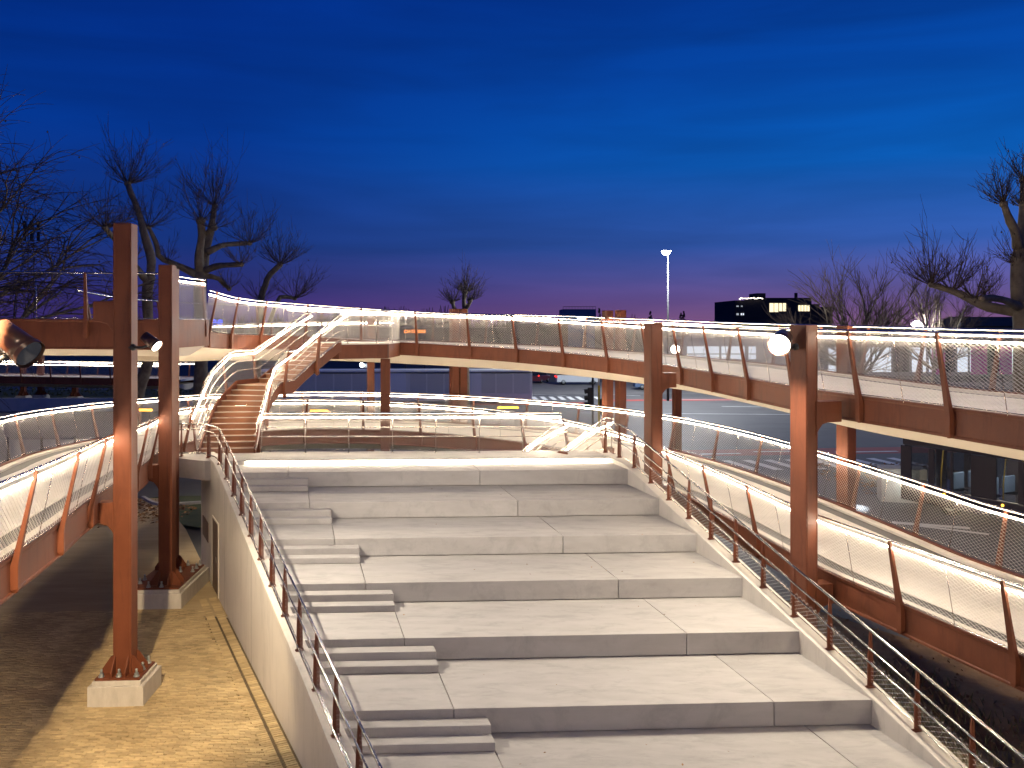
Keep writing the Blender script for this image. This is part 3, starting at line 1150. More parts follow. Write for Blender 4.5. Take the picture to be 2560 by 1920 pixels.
# ------------------------------------------------------------------ floodlights
def flood(label, pos, aim, on, size=.16, length=.42, watt=0.0, cone=70, mount=None, col=(1, .88, .71), blend=.5, lensm=None, lamp_aim=None):
    t = thing('floodlight', label, 'floodlight', tuple(pos), 'floodlights on the columns')
    p = np.array(pos, float)
    d = np.array(aim, float) - p
    d /= np.linalg.norm(d)
    m_ = MB()
    m_.tube([p - d * length, p - d * length * .97, p - d * .1, p], [size * .55, size * .82, size * .94, size], 20, cap=True)
    m_.tube([p - d * .02, p + d * .035], [size * 1.01, size * 1.04], 20, cap=False)
    obj('housing', m_, M_BRONZE, t)
    m_ = MB()
    m_.disc(p + d * .012, d, size * .9, 24)
    obj('lens', m_, lensm or (M_LENS if on else M_LENSOFF), t)
    if mount is not None:
        q = np.array(mount, float)
        m_ = MB()
        mid = p - d * length * .55 + np.array((0, 0, -size * .8))
        m_.tube([q, q * .4 + mid * .6 + np.array((0, 0, -.03)), mid, p - d * length * .5], .028, 7)
        m_.tube([q - (mid - q) * .15, q + (mid - q) * .12], .07, 8)
        obj('mounting_arm', m_, M_DARK, t)
    if watt:
        ld = bpy.data.lights.new('flood_lamp', 'SPOT')
        ld.energy = watt
        ld.color = col
        ld.spot_size = math.radians(cone)
        ld.spot_blend = blend
        ld.shadow_soft_size = size * .7
        lo = bpy.data.objects.new('flood_lamp', ld)
        lo.location = tuple(p + d * .06)
        dl = d if lamp_aim is None else np.array(lamp_aim, float) - p
        lo.rotation_euler = Vector(tuple(-dl)).to_track_quat('Z', 'Y').to_euler()
        link(lo, t)
    return t


flood('lit floodlight on the right side of the tallest left column', (-7.50, 18.55, 7.50), (1.0, 16.6, 1.2), True, watt=3300, cone=125, blend=1.0, lamp_aim=(1.5, 20.5, 2.0), mount=(-8.08, 18.72, 7.46), size=.13, length=.36)
flood('dazzling floodlight on the nearest right column aimed down the concrete steps', (5.52, 18.15, 7.54), (0.5, 9.8, 3.6), True, watt=2500, cone=172, blend=.6, lamp_aim=(0, 17.0, 1.0), mount=(5.92, 18.4, 7.48), size=.235, length=.36)
flood('big unlit floodlight at the left edge, close to the camera', (-4.70, 8.55, 7.70), (-3.0, 8.10, 6.55), False, size=.15, length=.42, mount=(-5.5, 8.6, 7.4))
flood('floodlight high on the left edge column shining down on the brick paving', (-5.05, 7.7, 8.9), (-11.3, 14.95, 0), True, watt=10500, cone=71, mount=(-5.2, 7.3, 8.7), col=(1, .75, .44), blend=.10)
flood('small unseen fill floodlight added low on the left edge column, under the lower walkway', (-6.1, 7.9, 3.0), (-11.0, 12.9, 0), True, watt=7000, cone=62, mount=(-5.9, 8.3, 2.9), col=(1, .75, .46), blend=1.0, size=.1, length=.25)  # added fill lamp out of view, brightens the shaded paving
flood('round lit floodlight shining through the mesh beyond the upper walkway', (7.5, 40.4, 6.75), (5.6, 34, 4), True, size=.22, length=.4, mount=(7.6, 40.9, 6.7))
column('brown column carrying the round floodlight beyond the upper walkway', 7.7, 41.1, 7.2, .3, pl=False, w=.34)
column('dark brown column out at the left edge that carries the big unlit floodlight', -5.72, 8.6, 9.4, .1, w=.38, bolts=False)


# ------------------------------------------------------------------ steel stair
st = thing('steel_stair', 'curved rust brown steel stair with lit railings climbing from the platform to the upper walkway', 'stair', (-9.2, 28.8, zp))
SPth = catmull([(-9.22, 28.35, 0), (-9.40, 29.8, 0), (-9.52, 31.2, 0), (-9.25, 32.6, 0), (-8.75, 33.6, 0), (-8.05, 34.6, 0), (-7.3, 35.6, 0), (-6.5, 36.6, 0)], .1)
st_n = outward(SPth)
stl = Line(SPth, st_n)
RZ, GO, HW = 0.163, 0.335, 0.84
s0 = 0.30
zz = zp


def stair_pt(s, side, z):
    p, n_ = stl.at(s)
    return (p[0] + n_[0] * side, p[1] + n_[1] * side, z)


treads = []
s = s0
for i in range(1, 13):
    zz += RZ
    d_ = GO if i < 12 else 1.05
    treads.append((s, s + d_, zz, i == 12))
    s += d_
for i in range(1, 9):
    zz += RZ
    treads.append((s, s + GO * .93, zz, False))
    s += GO * .93
S_TOP, Z_TOP = s, zz + RZ
for (a, b, z, land) in treads:
    m_ = MB()
    k = 2 if not land else 6
    ss = np.linspace(a - .03, b, k)
    for u, v_ in zip(ss[:-1], ss[1:]):
        m_.hexa([stair_pt(u, -HW, z - .03), stair_pt(u, HW, z - .03), stair_pt(v_, HW, z - .03), stair_pt(v_, -HW, z - .03),
                 stair_pt(u, -HW, z), stair_pt(u, HW, z), stair_pt(v_, HW, z), stair_pt(v_, -HW, z)])
    obj('tread' if not land else 'landing', m_, M_STAIR, st)
    m_ = MB()
    m_.hexa([stair_pt(a + .004, -HW, z - RZ + .0), stair_pt(a + .004, HW, z - RZ), stair_pt(a + .016, HW, z - RZ), stair_pt(a + .016, -HW, z - RZ),
             stair_pt(a + .004, -HW, z - .031), stair_pt(a + .004, HW, z - .031), stair_pt(a + .016, HW, z - .031), stair_pt(a + .016, -HW, z - .031)])
    obj('riser', m_, M_STAIR, st)
    m_ = MB()
    m_.hexa([stair_pt(a - .035, -HW, z - .012), stair_pt(a - .035, HW, z - .012), stair_pt(a + .02, HW, z - .012), stair_pt(a + .02, -HW, z - .012),
             stair_pt(a - .035, -HW, z + .004), stair_pt(a - .035, HW, z + .004), stair_pt(a + .02, HW, z + .004), stair_pt(a + .02, -HW, z + .004)])
    obj('nosing', m_, M_KERB, st)
m_ = MB()
m_.hexa([stair_pt(S_TOP + .004, -HW, Z_TOP - RZ), stair_pt(S_TOP + .004, HW, Z_TOP - RZ), stair_pt(S_TOP + .02, HW, Z_TOP - RZ), stair_pt(S_TOP + .02, -HW, Z_TOP - RZ),
         stair_pt(S_TOP + .004, -HW, Z_TOP), stair_pt(S_TOP + .004, HW, Z_TOP), stair_pt(S_TOP + .02, HW, Z_TOP), stair_pt(S_TOP + .02, -HW, Z_TOP)])
obj('riser', m_, M_STAIR, st)


def pitch_z(s_):       # nosing line
    ks = [s0 - .3, s0]
    zs = [zp, zp + RZ * .6]
    ks += [s0 + GO * 11, s0 + GO * 11 + 1.05, S_TOP, S_TOP + 2]
    zs += [zp + RZ * 12, zp + RZ * 12, Z_TOP, Z_TOP]
    return float(np.interp(s_, ks, zs))


for side in (-1, 1):
    m_ = MB()
    fr = []
    ss = np.linspace(s0 - .12, S_TOP + .1, 50)
    v = []
    for u in ss:
        z = pitch_z(u)
        p, n_ = stl.at(u)
        for off_, dz in ((HW + .005, -.34), (HW + .055, -.34), (HW + .055, .16), (HW + .005, .16)):
            v.append((p[0] + n_[0] * side * off_, p[1] + n_[1] * side * off_, max(z + dz, zp + .003)))
    f = []
    for i in range(len(ss) - 1):
        b = i * 4
        f += [(b + k, b + (k + 1) % 4, b + 4 + (k + 1) % 4, b + 4 + k) for k in range(4)]
    f += [(0, 1, 2, 3), tuple((len(ss) - 1) * 4 + k for k in (3, 2, 1, 0))]
    m_.add(v, f)
    obj('stringer', m_, M_RUST, st)
    ss = np.linspace(s0 - .2, S_TOP + .25, 60)
    P = np.array([stair_pt(u, side * (HW + .08), pitch_z(u) + .02) for u in ss])
    nn = np.array([stl.at(u)[1] * side for u in ss])
    railing(st, P, nn, H=1.22, lean=.16, spacing=1.75, phase=.25, led=True, mids=((.82, -.10), (.50, -.10), (.10, -.04)), post='ramp', stays=False, netr=.0032, led_r=.016)

# landing at the top with the two outer railings
m_ = MB()
pl_, nl_ = stl.at(S_TOP + .02)
A = np.array(stair_pt(S_TOP + .02, -HW, 0))[:2]
B = np.array(stair_pt(S_TOP + .02, HW, 0))[:2]
land_poly = [tuple(A), tuple(B), (-5.0, 35.75), (-4.85, 38.15), (-7.2, 37.85), (-8.6, 37.1)]
m_.prism(land_poly, Z_TOP - .05, Z_TOP)
obj('landing', m_, M_DECK, st)
m_ = MB()
m_.prism([(x * .998 - .012, y * .998 + .06) for x, y in land_poly], Z_TOP - .62, Z_TOP - .055)
obj('landing_frame', m_, M_RUST, st)
m_ = MB()
e0, e1 = np.array((-6.2, 35.66)), np.array((-5.02, 35.72))
m_.hexa([(e0[0], e0[1], Z_TOP - .63), (e1[0], e1[1], Z_TOP - .63), (e1[0], e1[1] + .05, Z_TOP - .63), (e0[0], e0[1] + .05, Z_TOP - .63),
         (e0[0], e0[1], Z_TOP - .06), (e1[0], e1[1], Z_TOP - .06), (e1[0], e1[1] + .05, Z_TOP - .06), (e0[0], e0[1] + .05, Z_TOP - .06)])
obj('edge_panel', m_, M_GREYSHADE, st)
P = poly_line([(B[0] + .05, B[1], Z_TOP), (-5.0, 35.75, Z_TOP), (-4.85, 37.9, Z_TOP)])
railing(st, P, outward(P), H=1.3, lean=.02, spacing=1.2, phase=.3, led=True, mids=((.7, -.06),), stays=False, post='rod')

# ------------------------------------------------------------------ flight going down behind the platform
ds = thing('steel_stair', 'lit stair going down from the right end of the platform towards the lower walkway', 'stair', (2.2, 29.6, zp))
dd = np.array((-.55, .835))
dn = np.array((.835, .55))
o0 = np.array((2.35, 29.25))
for i in range(14):
    z = zp - (i + 1) * .165
    m_ = MB()
    a = o0 + dd * (i * .29)
    b = a + dd * .31
    q = [a - dn * .9, a + dn * .9, b + dn * .9, b - dn * .9]
    m_.hexa([(p[0], p[1], z - .05) for p in q] + [(p[0], p[1], z) for p in q])
    obj('tread', m_, M_STAIR, ds)
for side in (-1, 1):
    e = o0 + dn * .95 * side
    pts = [(*(e - dd * .45), zp), (*e, zp), (*(e + dd * 4.06), zp - 14 * .165)]
    P = poly_line(pts, .2)
    m_ = MB()
    nrm_ = np.tile(dn * side, (len(P), 1))
    m_.sweep([(p, n_) for p, n_ in zip(P, nrm_)], [(0, -.3), (.04, -.3), (.04, .06), (0, .06)])
    obj('stringer', m_, M_RUST, ds)
    railing(ds, P, nrm_, H=1.05, lean=0.0, spacing=1.3, phase=.1, led=True, mids=((.7, -.05), (.42, -.05)), post='rod', stays=False, led_r=.020)

# ------------------------------------------------------------------ bare trees
def bez(p0, p1, bend, n=5):
    p0, p1 = np.array(p0, float), np.array(p1, float)
    return [p0 + (p1 - p0) * t + np.array(bend) * math.sin(PI * t) for t in np.linspace(0, 1, n)]


def shoots(mb, c, n, length, up=.55, spread=1.0, r=.022, side=4, lean=(0, 0, 0)):
    for _ in range(n):
        d = np.array((random.gauss(0, spread), random.gauss(0, spread), random.uniform(-.15, 1.0) * 1.0)) + np.array(lean)
        d /= np.linalg.norm(d)
        L = length * random.uniform(.55, 1.08) * (.6 + .4 * max(0, d[2]))
        pts, p, dirn = [np.array(c)], np.array(c, float), d.copy()
        for k in range(5):
            dirn = dirn + np.array((random.gauss(0, .09), random.gauss(0, .09), up * .22))
            dirn /= np.linalg.norm(dirn)
            p = p + dirn * L / 5
            pts.append(p.copy())
        mb.tube(pts, [r * (1 - .14 * k) for k in range(6)], 3, cap=False)
        for q in range(side):
            k = random.randint(1, 4)
            e = dirn * .8 + np.array((random.gauss(0, .5), random.gauss(0, .5), random.gauss(.1, .3)))
            e /= np.linalg.norm(e)
            l2 = L * random.uniform(.16, .38)
            b0 = pts[k] + (pts[k + 1] - pts[k]) * random.random()
            mid = b0 + e * l2 * .5
            mb.tube([b0, mid, mid + (e + np.array((0, 0, .25))) * l2 * .5], [r * .55, r * .45, r * .3], 3, cap=False)


def pollard(label, Y, limbs, knobs, trunk_base, balls=0, group='bare trees around the walkway'):
    """limbs: list of (pixel polyline, r0, r1, depth drift); knobs: (px, py, drift, n, length m, lean)"""
    b = np.array(trunk_base, float)
    t = thing('plane_tree', label, 'tree', tuple(b), group)
    tm, cm = MB(), MB()
    for pl, r0, r1, dz in limbs:
        n = len(pl)
        pts = []
        for i, (px, py) in enumerate(pl):
            pts.append(at(px, py, Y + dz * i / max(1, n - 1)))
        P = catmull(pts, .5)
        R = np.linspace(r0, r1, len(P)) * (1 + .10 * np.sin(np.linspace(0, 9, len(P)) + px))
        tm.tube(P, list(R), 8)
    for px, py, dz, n, L, r, ln_ in knobs:
        c = at(px, py, Y + dz)
        tm.ball(c, r, 8, 6, (1, 1, .9))
        shoots(cm, c, int(n * 1.25), L * .86, lean=ln_, r=.021, side=6)
    if balls:
        vs = [v for v in cm.v]
        for k in range(balls):
            v = random.choice(vs)
            cm.ball((v[0], v[1], v[2] - .12), .045, 5, 4)
    obj('trunk', tm, M_BARK, t)
    obj('crown', cm, M_TWIG, t)
    return t


def Z1(x, y):     # pixel helper for the first enlargement of the photo's upper left
    return (x / 2.514, 240 + y / 2.514)


def poly(*pp):
    return [Z1(*p) for p in pp]


gy = lambda Y: 805 + 8 * 2200 / Y
pollard('big pollarded plane tree with two upright stems behind the curved walkway at left', 60,
        [([(502, gy(60))] + poly((1262, 1500), (1256, 1280), (1262, 1110)), .52, .40, 0),
         (poly((1258, 1130), (1252, 1000), (1268, 880), (1262, 790)), .34, .24, -1),
         (poly((1275, 1120), (1300, 950), (1328, 830), (1348, 690)), .36, .18, 1.5),
         (poly((1262, 900), (1300, 860), (1345, 830)), .20, .16, -1.2),
         (poly((1300, 985), (1390, 940), (1470, 930), (1565, 925)), .22, .14, 2),
         (poly((1280, 1100), (1370, 1068), (1440, 1062), (1515, 1058)), .24, .15, -3),
         (poly((1250, 1130), (1160, 1085), (1060, 1040), (1000, 1012), (985, 935), (935, 825)), .26, .13, -2),
         (poly((1280, 1130), (1360, 1140), (1400, 1175), (1440, 1212)), .20, .12, 1)],
        [(*Z1(1262, 785), -1, 26, 5.0, .34, (0, 0, .2)), (*Z1(1350, 690), 1.5, 26, 5.6, .22, (0, 0, .3)), (*Z1(1345, 828), -1.2, 16, 4.0, .26, (0, 0, .1)),
         (*Z1(1568, 925), 2, 26, 4.6, .2, (.1, 0, .2)), (*Z1(1515, 1058), -3, 16, 3.2, .2, (.2, 0, .1)), (*Z1(935, 825), -2, 26, 4.2, .19, (0, 0, .2)),
         (*Z1(1440, 1212), 1, 14, 2.6, .18, (.1, 0, .1)), (*Z1(1060, 1040), -1, 10, 2.2, .12, (0, 0, .3))], (at(502, gy(60), 60)[0], 60, 0), balls=30)
pollard('tall pollarded plane tree with one long bent stem behind the tallest left column', 55,
        [([(330, gy(55)), (345, 985), (372, 890)] + poly((925, 1250), (945, 1130)), .40, .32, 0),
         (poly((945, 1130), (950, 1020), (910, 880), (868, 720), (822, 610), (803, 555)), .30, .16, 2),
         (poly((930, 1170), (870, 1100), (835, 1040)), .22, .14, -2),
         (poly((930, 1170), (800, 1010), (720, 900), (662, 830)), .22, .13, -3)],
        [(*Z1(803, 552), 2, 40, 4.9, .24, (0, 0, .25)), (*Z1(660, 828), -3, 30, 4.4, .2, (-.1, 0, .2)), (*Z1(835, 1035), -2, 12, 3.0, .16, (0, 0, .2)), (*Z1(880, 745), 1, 6, 1.5, .1, (0, 0, 0))],
        (at(330, gy(55), 55)[0], 55, 0), balls=24)
pollard('smaller pollarded plane tree with mossy stem, rightmost of the left trees', 68,
        [([(640, gy(68)), (645, 900)] + poly((1640, 1290), (1665, 1200), (1690, 1130), (1760, 1062)), .34, .24, 0),
         ([(655, 860)] + poly((1745, 1290), (1790, 1262), (1850, 1272)), .22, .14, 2)],
        [(*Z1(1760, 1060), 0, 40, 5.2, .24, (.05, 0, .25)), (*Z1(1852, 1272), 2, 26, 4.8, .2, (.2, 0, .25)), (*Z1(1640, 1285), -1, 14, 3.0, .12, (0, 0, .3))],
        (at(640, gy(68), 68)[0], 68, 0), balls=16)


def Z4(x, y):
    return (960 + x / 3.456, 700 + y / 3.456)


pollard('dark rounded pollard tree standing behind the middle of the curved walkway', 85,
        [([(1165, gy(85)), (1165, 850), Z4(700, 230)], .34, .26, 0), ([Z4(700, 260), Z4(690, 180), Z4(700, 110)], .24, .2, 1), ([Z4(705, 250), Z4(740, 200), Z4(742, 170)], .2, .16, -1),
         ([(1163, 820), Z4(610, 250), Z4(592, 195)], .22, .16, 0)],
        [(*Z4(700, 105), 1, 46, 3.6, .3, (0, 0, .1)), (*Z4(742, 175), -1, 34, 3.4, .28, (.2, 0, .1)), (*Z4(590, 190), 0, 34, 3.0, .28, (-.15, 0, .1))],
        (at(1165, gy(85), 85)[0], 85, 0))


def Z8(x, y):
    return (1800 + x / 2.764, 300 + y / 2.764)


pollard('large gnarled plane tree cut off by the right edge of the picture', 42,
        [([(2562, gy(42)), (2560, 900), Z8(2085, 1400), Z8(2062, 1200), Z8(2060, 1050), Z8(2068, 930)], .55, .36, 0),
         ([Z8(2062, 960), Z8(2085, 800), Z8(2105, 640), Z8(2100, 420)], .32, .2, 1),
         ([Z8(2058, 880), Z8(2040, 770), Z8(2000, 690), Z8(1962, 585)], .26, .16, -1),
         ([Z8(2070, 1330), Z8(1960, 1310), Z8(1850, 1290), Z8(1720, 1230), Z8(1600, 1180), Z8(1460, 1140)], .30, .14, 3),
         ([Z8(2075, 1300), Z8(1980, 1250), Z8(1880, 1230), Z8(1800, 1235)], .22, .12, -3)],
        [(*Z8(1960, 582), -1, 30, 2.5, .2, (-.1, 0, .3)), (*Z8(2100, 415), 1, 30, 2.6, .22, (0, 0, .3)), (*Z8(2095, 600), 1, 20, 2.0, .2, (0, 0, .2)), (*Z8(1460, 1140), 3, 34, 3.9, .17, (-.1, 0, .2)),
         (*Z8(1600, 1185), 2.5, 26, 3.6, .12, (0, 0, .4)), (*Z8(1760, 1240), 0, 20, 3.0, .12, (0, 0, .4)), (*Z8(2060, 1000), 0, 16, 2.4, .12, (-.5, 0, .2)), (*Z8(1850, 1290), 2, 14, 2.6, .1, (0, 0, .4))],
        (at(2562, gy(42), 42)[0], 42, 0), balls=50)


def fan_tree(label, base, h, n0, depth, rad=.16, spread=.5, name='bare_tree', balls=0, trunk_h=1.5, seed=1, droop=0.0, twigr=.010, lift=.06):
    rs = random.Random(seed)
    t = thing(name, label, 'tree', base, 'bare trees around the walkway')
    tm, cm = MB(), MB()
    b = np.array(base, float)
    top = b + np.array((0, 0, trunk_h))
    tm.tube([b, (b + top) / 2 + np.array((rs.gauss(0, .05), 0, 0)), top], [rad * 1.7, rad * 1.35, rad * 1.2], 8)
    ends = []

    def grow(p, d, L, r, k):
        pts, q, dr = [p], p.copy(), d.copy()
        for i in range(4):
            dr = dr + np.array((rs.gauss(0, .10), rs.gauss(0, .10), lift - droop * (depth - k) * .12))
            dr /= np.linalg.norm(dr)
            q = q + dr * L / 4
            pts.append(q.copy())
        (tm if r > .05 else cm).tube(pts, [r * (1 - .12 * i) for i in range(5)], 5 if r > .05 else 3, cap=False)
        if k <= 0:
            ends.append(q)
            return
        nb = rs.choice((4, 5)) if k > 1 else rs.choice((5, 6))
        for j in range(nb):
            i = rs.choice((1, 2, 3, 4)) if j else 4
            e = dr + np.array((rs.gauss(0, spread), rs.gauss(0, spread), rs.gauss(.05, spread * .6)))
            e /= np.linalg.norm(e)
            grow(pts[i].copy(), e, L * rs.uniform(.55, .78), max(twigr, r * .52), k - 1)
    for i in range(n0):
        a = 2 * PI * i / n0 + rs.uniform(-.3, .3)
        el = rs.uniform(.45 if lift > .03 else .22, 1.40)
        d = np.array((math.cos(a) * math.cos(el), math.sin(a) * math.cos(el), math.sin(el)))
        grow(top.copy(), d, h * .40, rad * .75, depth)
    for k in range(balls):
        v = rs.choice(ends)
        cm.ball((v[0], v[1], v[2] - .1), .055, 5, 4)
    obj('trunk', tm, M_BARK, t)
    obj('crown', cm, M_TWIG, t)


b = at(2150, gy(95), 95)
fan_tree('wide fan shaped bare tree beside the dark office block', (b[0], 95, 0), 14.5, 15, 3, rad=.2, spread=.33, trunk_h=2.0, seed=3, twigr=.018, lift=.0)
b = at(2335, gy(100), 100)
fan_tree('bare tree with thin stems between the fan shaped tree and the gnarled plane tree', (b[0], 100, 0), 12.5, 10, 3, rad=.18, spread=.36, trunk_h=2.5, seed=5, twigr=.018, lift=.01)
b = at(-235, gy(46), 46)
fan_tree('dense bare tree with hanging seed balls at the left edge', (b[0], 46, 0), 18.0, 9, 4, rad=.30, spread=.5, trunk_h=3.5, seed=9, droop=.35, balls=120, twigr=.010)
# far treeline, one mass
m_ = MB()
rs = random.Random(4)
for i in range(420):
    x = rs.uniform(-190, 50)
    y = rs.uniform(330, 380)
    h = rs.uniform(5, 11.5) if not (-75 < x < -25) else rs.uniform(9, 14.5)
    for k in range(7):
        a = rs.uniform(0, 2 * PI)
        e = np.array((math.cos(a) * rs.uniform(.5, 2.4), math.sin(a) * .8, h * rs.uniform(.75, 1.0)))
        m_.tube([(x, y, 0), (x + e[0] * .35, y + e[1] * .3, e[2] * .55), (x + e[0], y + e[1], e[2])], [.35, .3, .10], 3, cap=False)
stuff(obj('far_treeline', m_, M_TWIG))
m_ = MB()
for i in range(260):
    x = rs.uniform(-190, -20)
    y = rs.uniform(318, 335)
    m_.ball((x, y, rs.uniform(2, 5)), rs.uniform(2.2, 4.5), 6, 5)
stuff(obj('far_undergrowth', m_, M_TWIG))
for i, (px, h, lab) in enumerate(((1626, 11.6, 'small dark conifer tip left of the tall street lamp'), (1702, 11.0, 'small dark conifer tip just right of the tall street lamp'), (1709, 11.6, 'second dark conifer tip right of the tall street lamp'),
                                  (1498, 12.6, 'dark conifer tip beside the blue building'))):
    c = at(px, 800, 300)
    t = thing('conifer_tree', lab, 'tree', (c[0], 300, 0), 'far dark conifers')
    m_ = MB()
    m_.tube([(c[0], 300, 0), (c[0], 300, h * .6)], [.3, .1], 6)
    obj('trunk', m_, M_BARK, t)
    m_ = MB()
    for k in range(60):
        f_ = random.random()
        z = h * (.25 + .75 * f_)
        a = random.uniform(0, 2 * PI)
        R = 1.7 * (1 - f_) + .15
        m_.tube([(c[0], 300, z), (c[0] + R * math.cos(a), 300 + R * math.sin(a), z + .15), (c[0] + R * 1.2 * math.cos(a), 300 + R * 1.2 * math.sin(a), z - .25)], [.25, .25, .03], 4, cap=False)
    obj('crown', m_, M_TWIG, t)
# hedge on the grass verge
t = thing('hedge', 'low clipped hedge under the distant ramp at the left', 'hedge', (-45, 96, 0))
m_ = MB()
for i in range(1500):
    x = random.uniform(-75, -27)
    c = np.array((x, random.uniform(95.4, 96.6), random.uniform(.05, 1.0)))
    d = RNG.normal(0, 1, 3)
    d /= np.linalg.norm(d)
    e = np.cross(d, (0, 0, 1.0))
    m_.add([c - d * .22, c + e * .16, c + d * .22, c - e * .16], [(0, 1, 2, 3)])
obj('foliage', m_, M_GRASS, t)

# ------------------------------------------------------------------ grey bus passing behind
def wheel(parent, x, y, z, r, axis, w=.26):
    m_ = MB()
    a = np.array(axis, float)
    p = np.array((x, y, z))
    m_.tube([p - a * w / 2, p - a * w * .42, p + a * w * .42, p + a * w / 2], [r * .86, r, r, r * .86], 18)
    wl2 = obj('wheel', m_, M_TYRE, parent)
    m_ = MB()
    m_.tube([p - a * (w / 2 + .012), p + a * (w / 2 + .012)], r * .56, 12)
    obj('rim', m_, M_ZINC, wl2)
    return wl2


def frame_of(origin, yaw):
    f = np.array((math.cos(yaw), math.sin(yaw), 0))
    s = np.array((-math.sin(yaw), math.cos(yaw), 0))
    o = np.array(origin, float)
    return o, f, s


def obox(mb, o, f, s, a0, a1, b0, b1, z0, z1):
    q = [o + f * a + s * b_ for a, b_ in ((a0, b0), (a1, b0), (a1, b1), (a0, b1))]
    mb.hexa([(p[0], p[1], z0 + o[2]) for p in q] + [(p[0], p[1], z1 + o[2]) for p in q])


def bus(label, origin, yaw, length, height, body_m, glass_m, wins, interior=False, panels=()):
    o, f, s = frame_of(origin, yaw)
    t = thing('city_bus', label, 'bus', tuple(origin), 'buses on the road')
    Wd = 2.5
    m_ = MB()
    obox(m_, o, f, s, 0, length, 0, Wd, .32, 1.05)
    body = obj('body', m_, body_m, t, bevel=.06)
    m_ = MB()
    obox(m_, o, f, s, .05, length - .05, .03, Wd - .03, height - .38, height)
    obj('roof', m_, body_m, t, bevel=.1)
    edges = sorted(set([0.0] + [a for a, b_ in wins] + [b_ for a, b_ in wins] + [length]))
    for sb0, sb1 in ((.02, .10), (Wd - .10, Wd - .02)):
        prev = 0.0
        for a, b_ in list(wins) + [(length, length)]:
            if a - prev > .04:
                m_ = MB()
                obox(m_, o, f, s, prev + .001, a, sb0, sb1, 1.05, height - .38)
                obj('pillar', m_, body_m, t)
            prev = b_
        for a, b_ in wins:
            m_ = MB()
            mid = (sb0 + sb1) / 2
            obox(m_, o, f, s, a, b_, mid - .012, mid + .012, 1.05, height - .38)
            obj('window', m_, glass_m, t)
    for a in (0.02, length - .05):
        m_ = MB()
        obox(m_, o, f, s, a, a + .03, .14, Wd - .14, .95, height - .40)
        obj('windscreen', m_, glass_m, t)
    for a in (2.3, length - 3.0):
        for b_ in (.16, Wd - .16):
            p = o + f * a + s * b_
            wheel(t, p[0], p[1], .48 + o[2], .48, s)
    if interior:
        m_ = MB()
        obox(m_, o, f, s, .3, length - .3, .15, Wd - .15, .55, .62)
        obj('floor', m_, M_GREYSHADE, t)
        for k in range(5):
            for bb in (.35, 1.45):
                m_ = MB()
                a = 2.2 + k * 1.5
                obox(m_, o, f, s, a, a + .42, bb, bb + .75, .62, 1.05)
                obox(m_, o, f, s, a - .05, a + .06, bb, bb + .75, 1.06, 1.75)
                obj('seat', m_, M_SEAT, t, bevel=.04)
        for k, (a, bb) in enumerate(((1.6, .5), (4.4, .35), (5.0, .5), (6.3, .4), (7.4, .5))):
            m_ = MB()
            p = o + f * a + s * bb
            m_.tube([(p[0], p[1], .62), (p[0], p[1], 1.6), (p[0] + .1 * f[0], p[1] + .1 * f[1], height - .4)], .022, 6)
            obj('grab_pole', m_, M_YELLOW, t)
        m_ = MB()
        obox(m_, o, f, s, 1.8, length - .6, 1.1, 1.4, height - .45, height - .42)
        obj('interior_light', m_, E_BUSIN, t)
    for (a0, a1, m2) in panels:
        m_ = MB()
        obox(m_, o, f, s, a0, a1, -.012, .03, .34, height - .2)
        obj('side_panel', m_, m2, t)
    return t, o, f, s


t, o, f, s = bus('long grey bus passing under the curved walkway', (-25.0, 86.0, -.05), .02, 27.0, 3.35, M_BUSG, M_BUSW,
                 [(.6 + k * 1.75, .6 + k * 1.75 + 1.6) for k in range(6)] + [(15 + k * 1.7, 15 + k * 1.7 + 1.55) for k in range(7)],
                 panels=((11.6, 14.6, M_BUSL), (20.3, 22.0, M_BUSL)))
m_ = MB()
obox(m_, o, f, s, 0.0, 27.0, -.02, .02, 3.02, 3.12)
obj('roof_trim', m_, M_DARK, t)
t, o, f, s = bus('dark city bus with yellow grab poles in front of the concrete block at the right', (16.9, 38.3, -.02), -1.07, 12.0, 3.05, M_BUSD, M_CLEAR,
                 [(.5, 1.35), (1.6, 2.35), (2.45, 3.25), (4.3, 5.2), (5.4, 6.6), (6.9, 8.3), (8.5, 9.9), (10.1, 11.4)], interior=True)
for a in (2.1, 4.6, 7.1):
    p = o + f * a - s * .01
    m_ = MB()
    m_.ball((p[0], p[1], .86), .05, 8, 6)
    obj('marker_lamp', m_, E_AMBER, t)
m_ = MB()
for bb in (.35, 2.1):
    p = o + s * bb - f * .02
    m_.ball((p[0], p[1], .75), .11, 8, 6)
obj('headlight', m_, E_HEAD, t)
ld = bpy.data.lights.new('headlight_beam', 'SPOT')
ld.energy = 2600
ld.color = (.85, .93, 1.0)
ld.spot_size = math.radians(75)
ld.spot_blend = .8
lo = bpy.data.objects.new('headlight_beam', ld)
lo.location = (16.4, 38.6, .9)
lo.rotation_euler = Vector((5.5, 1.4, .75)).to_track_quat('Z', 'Y').to_euler()
link(lo, t)


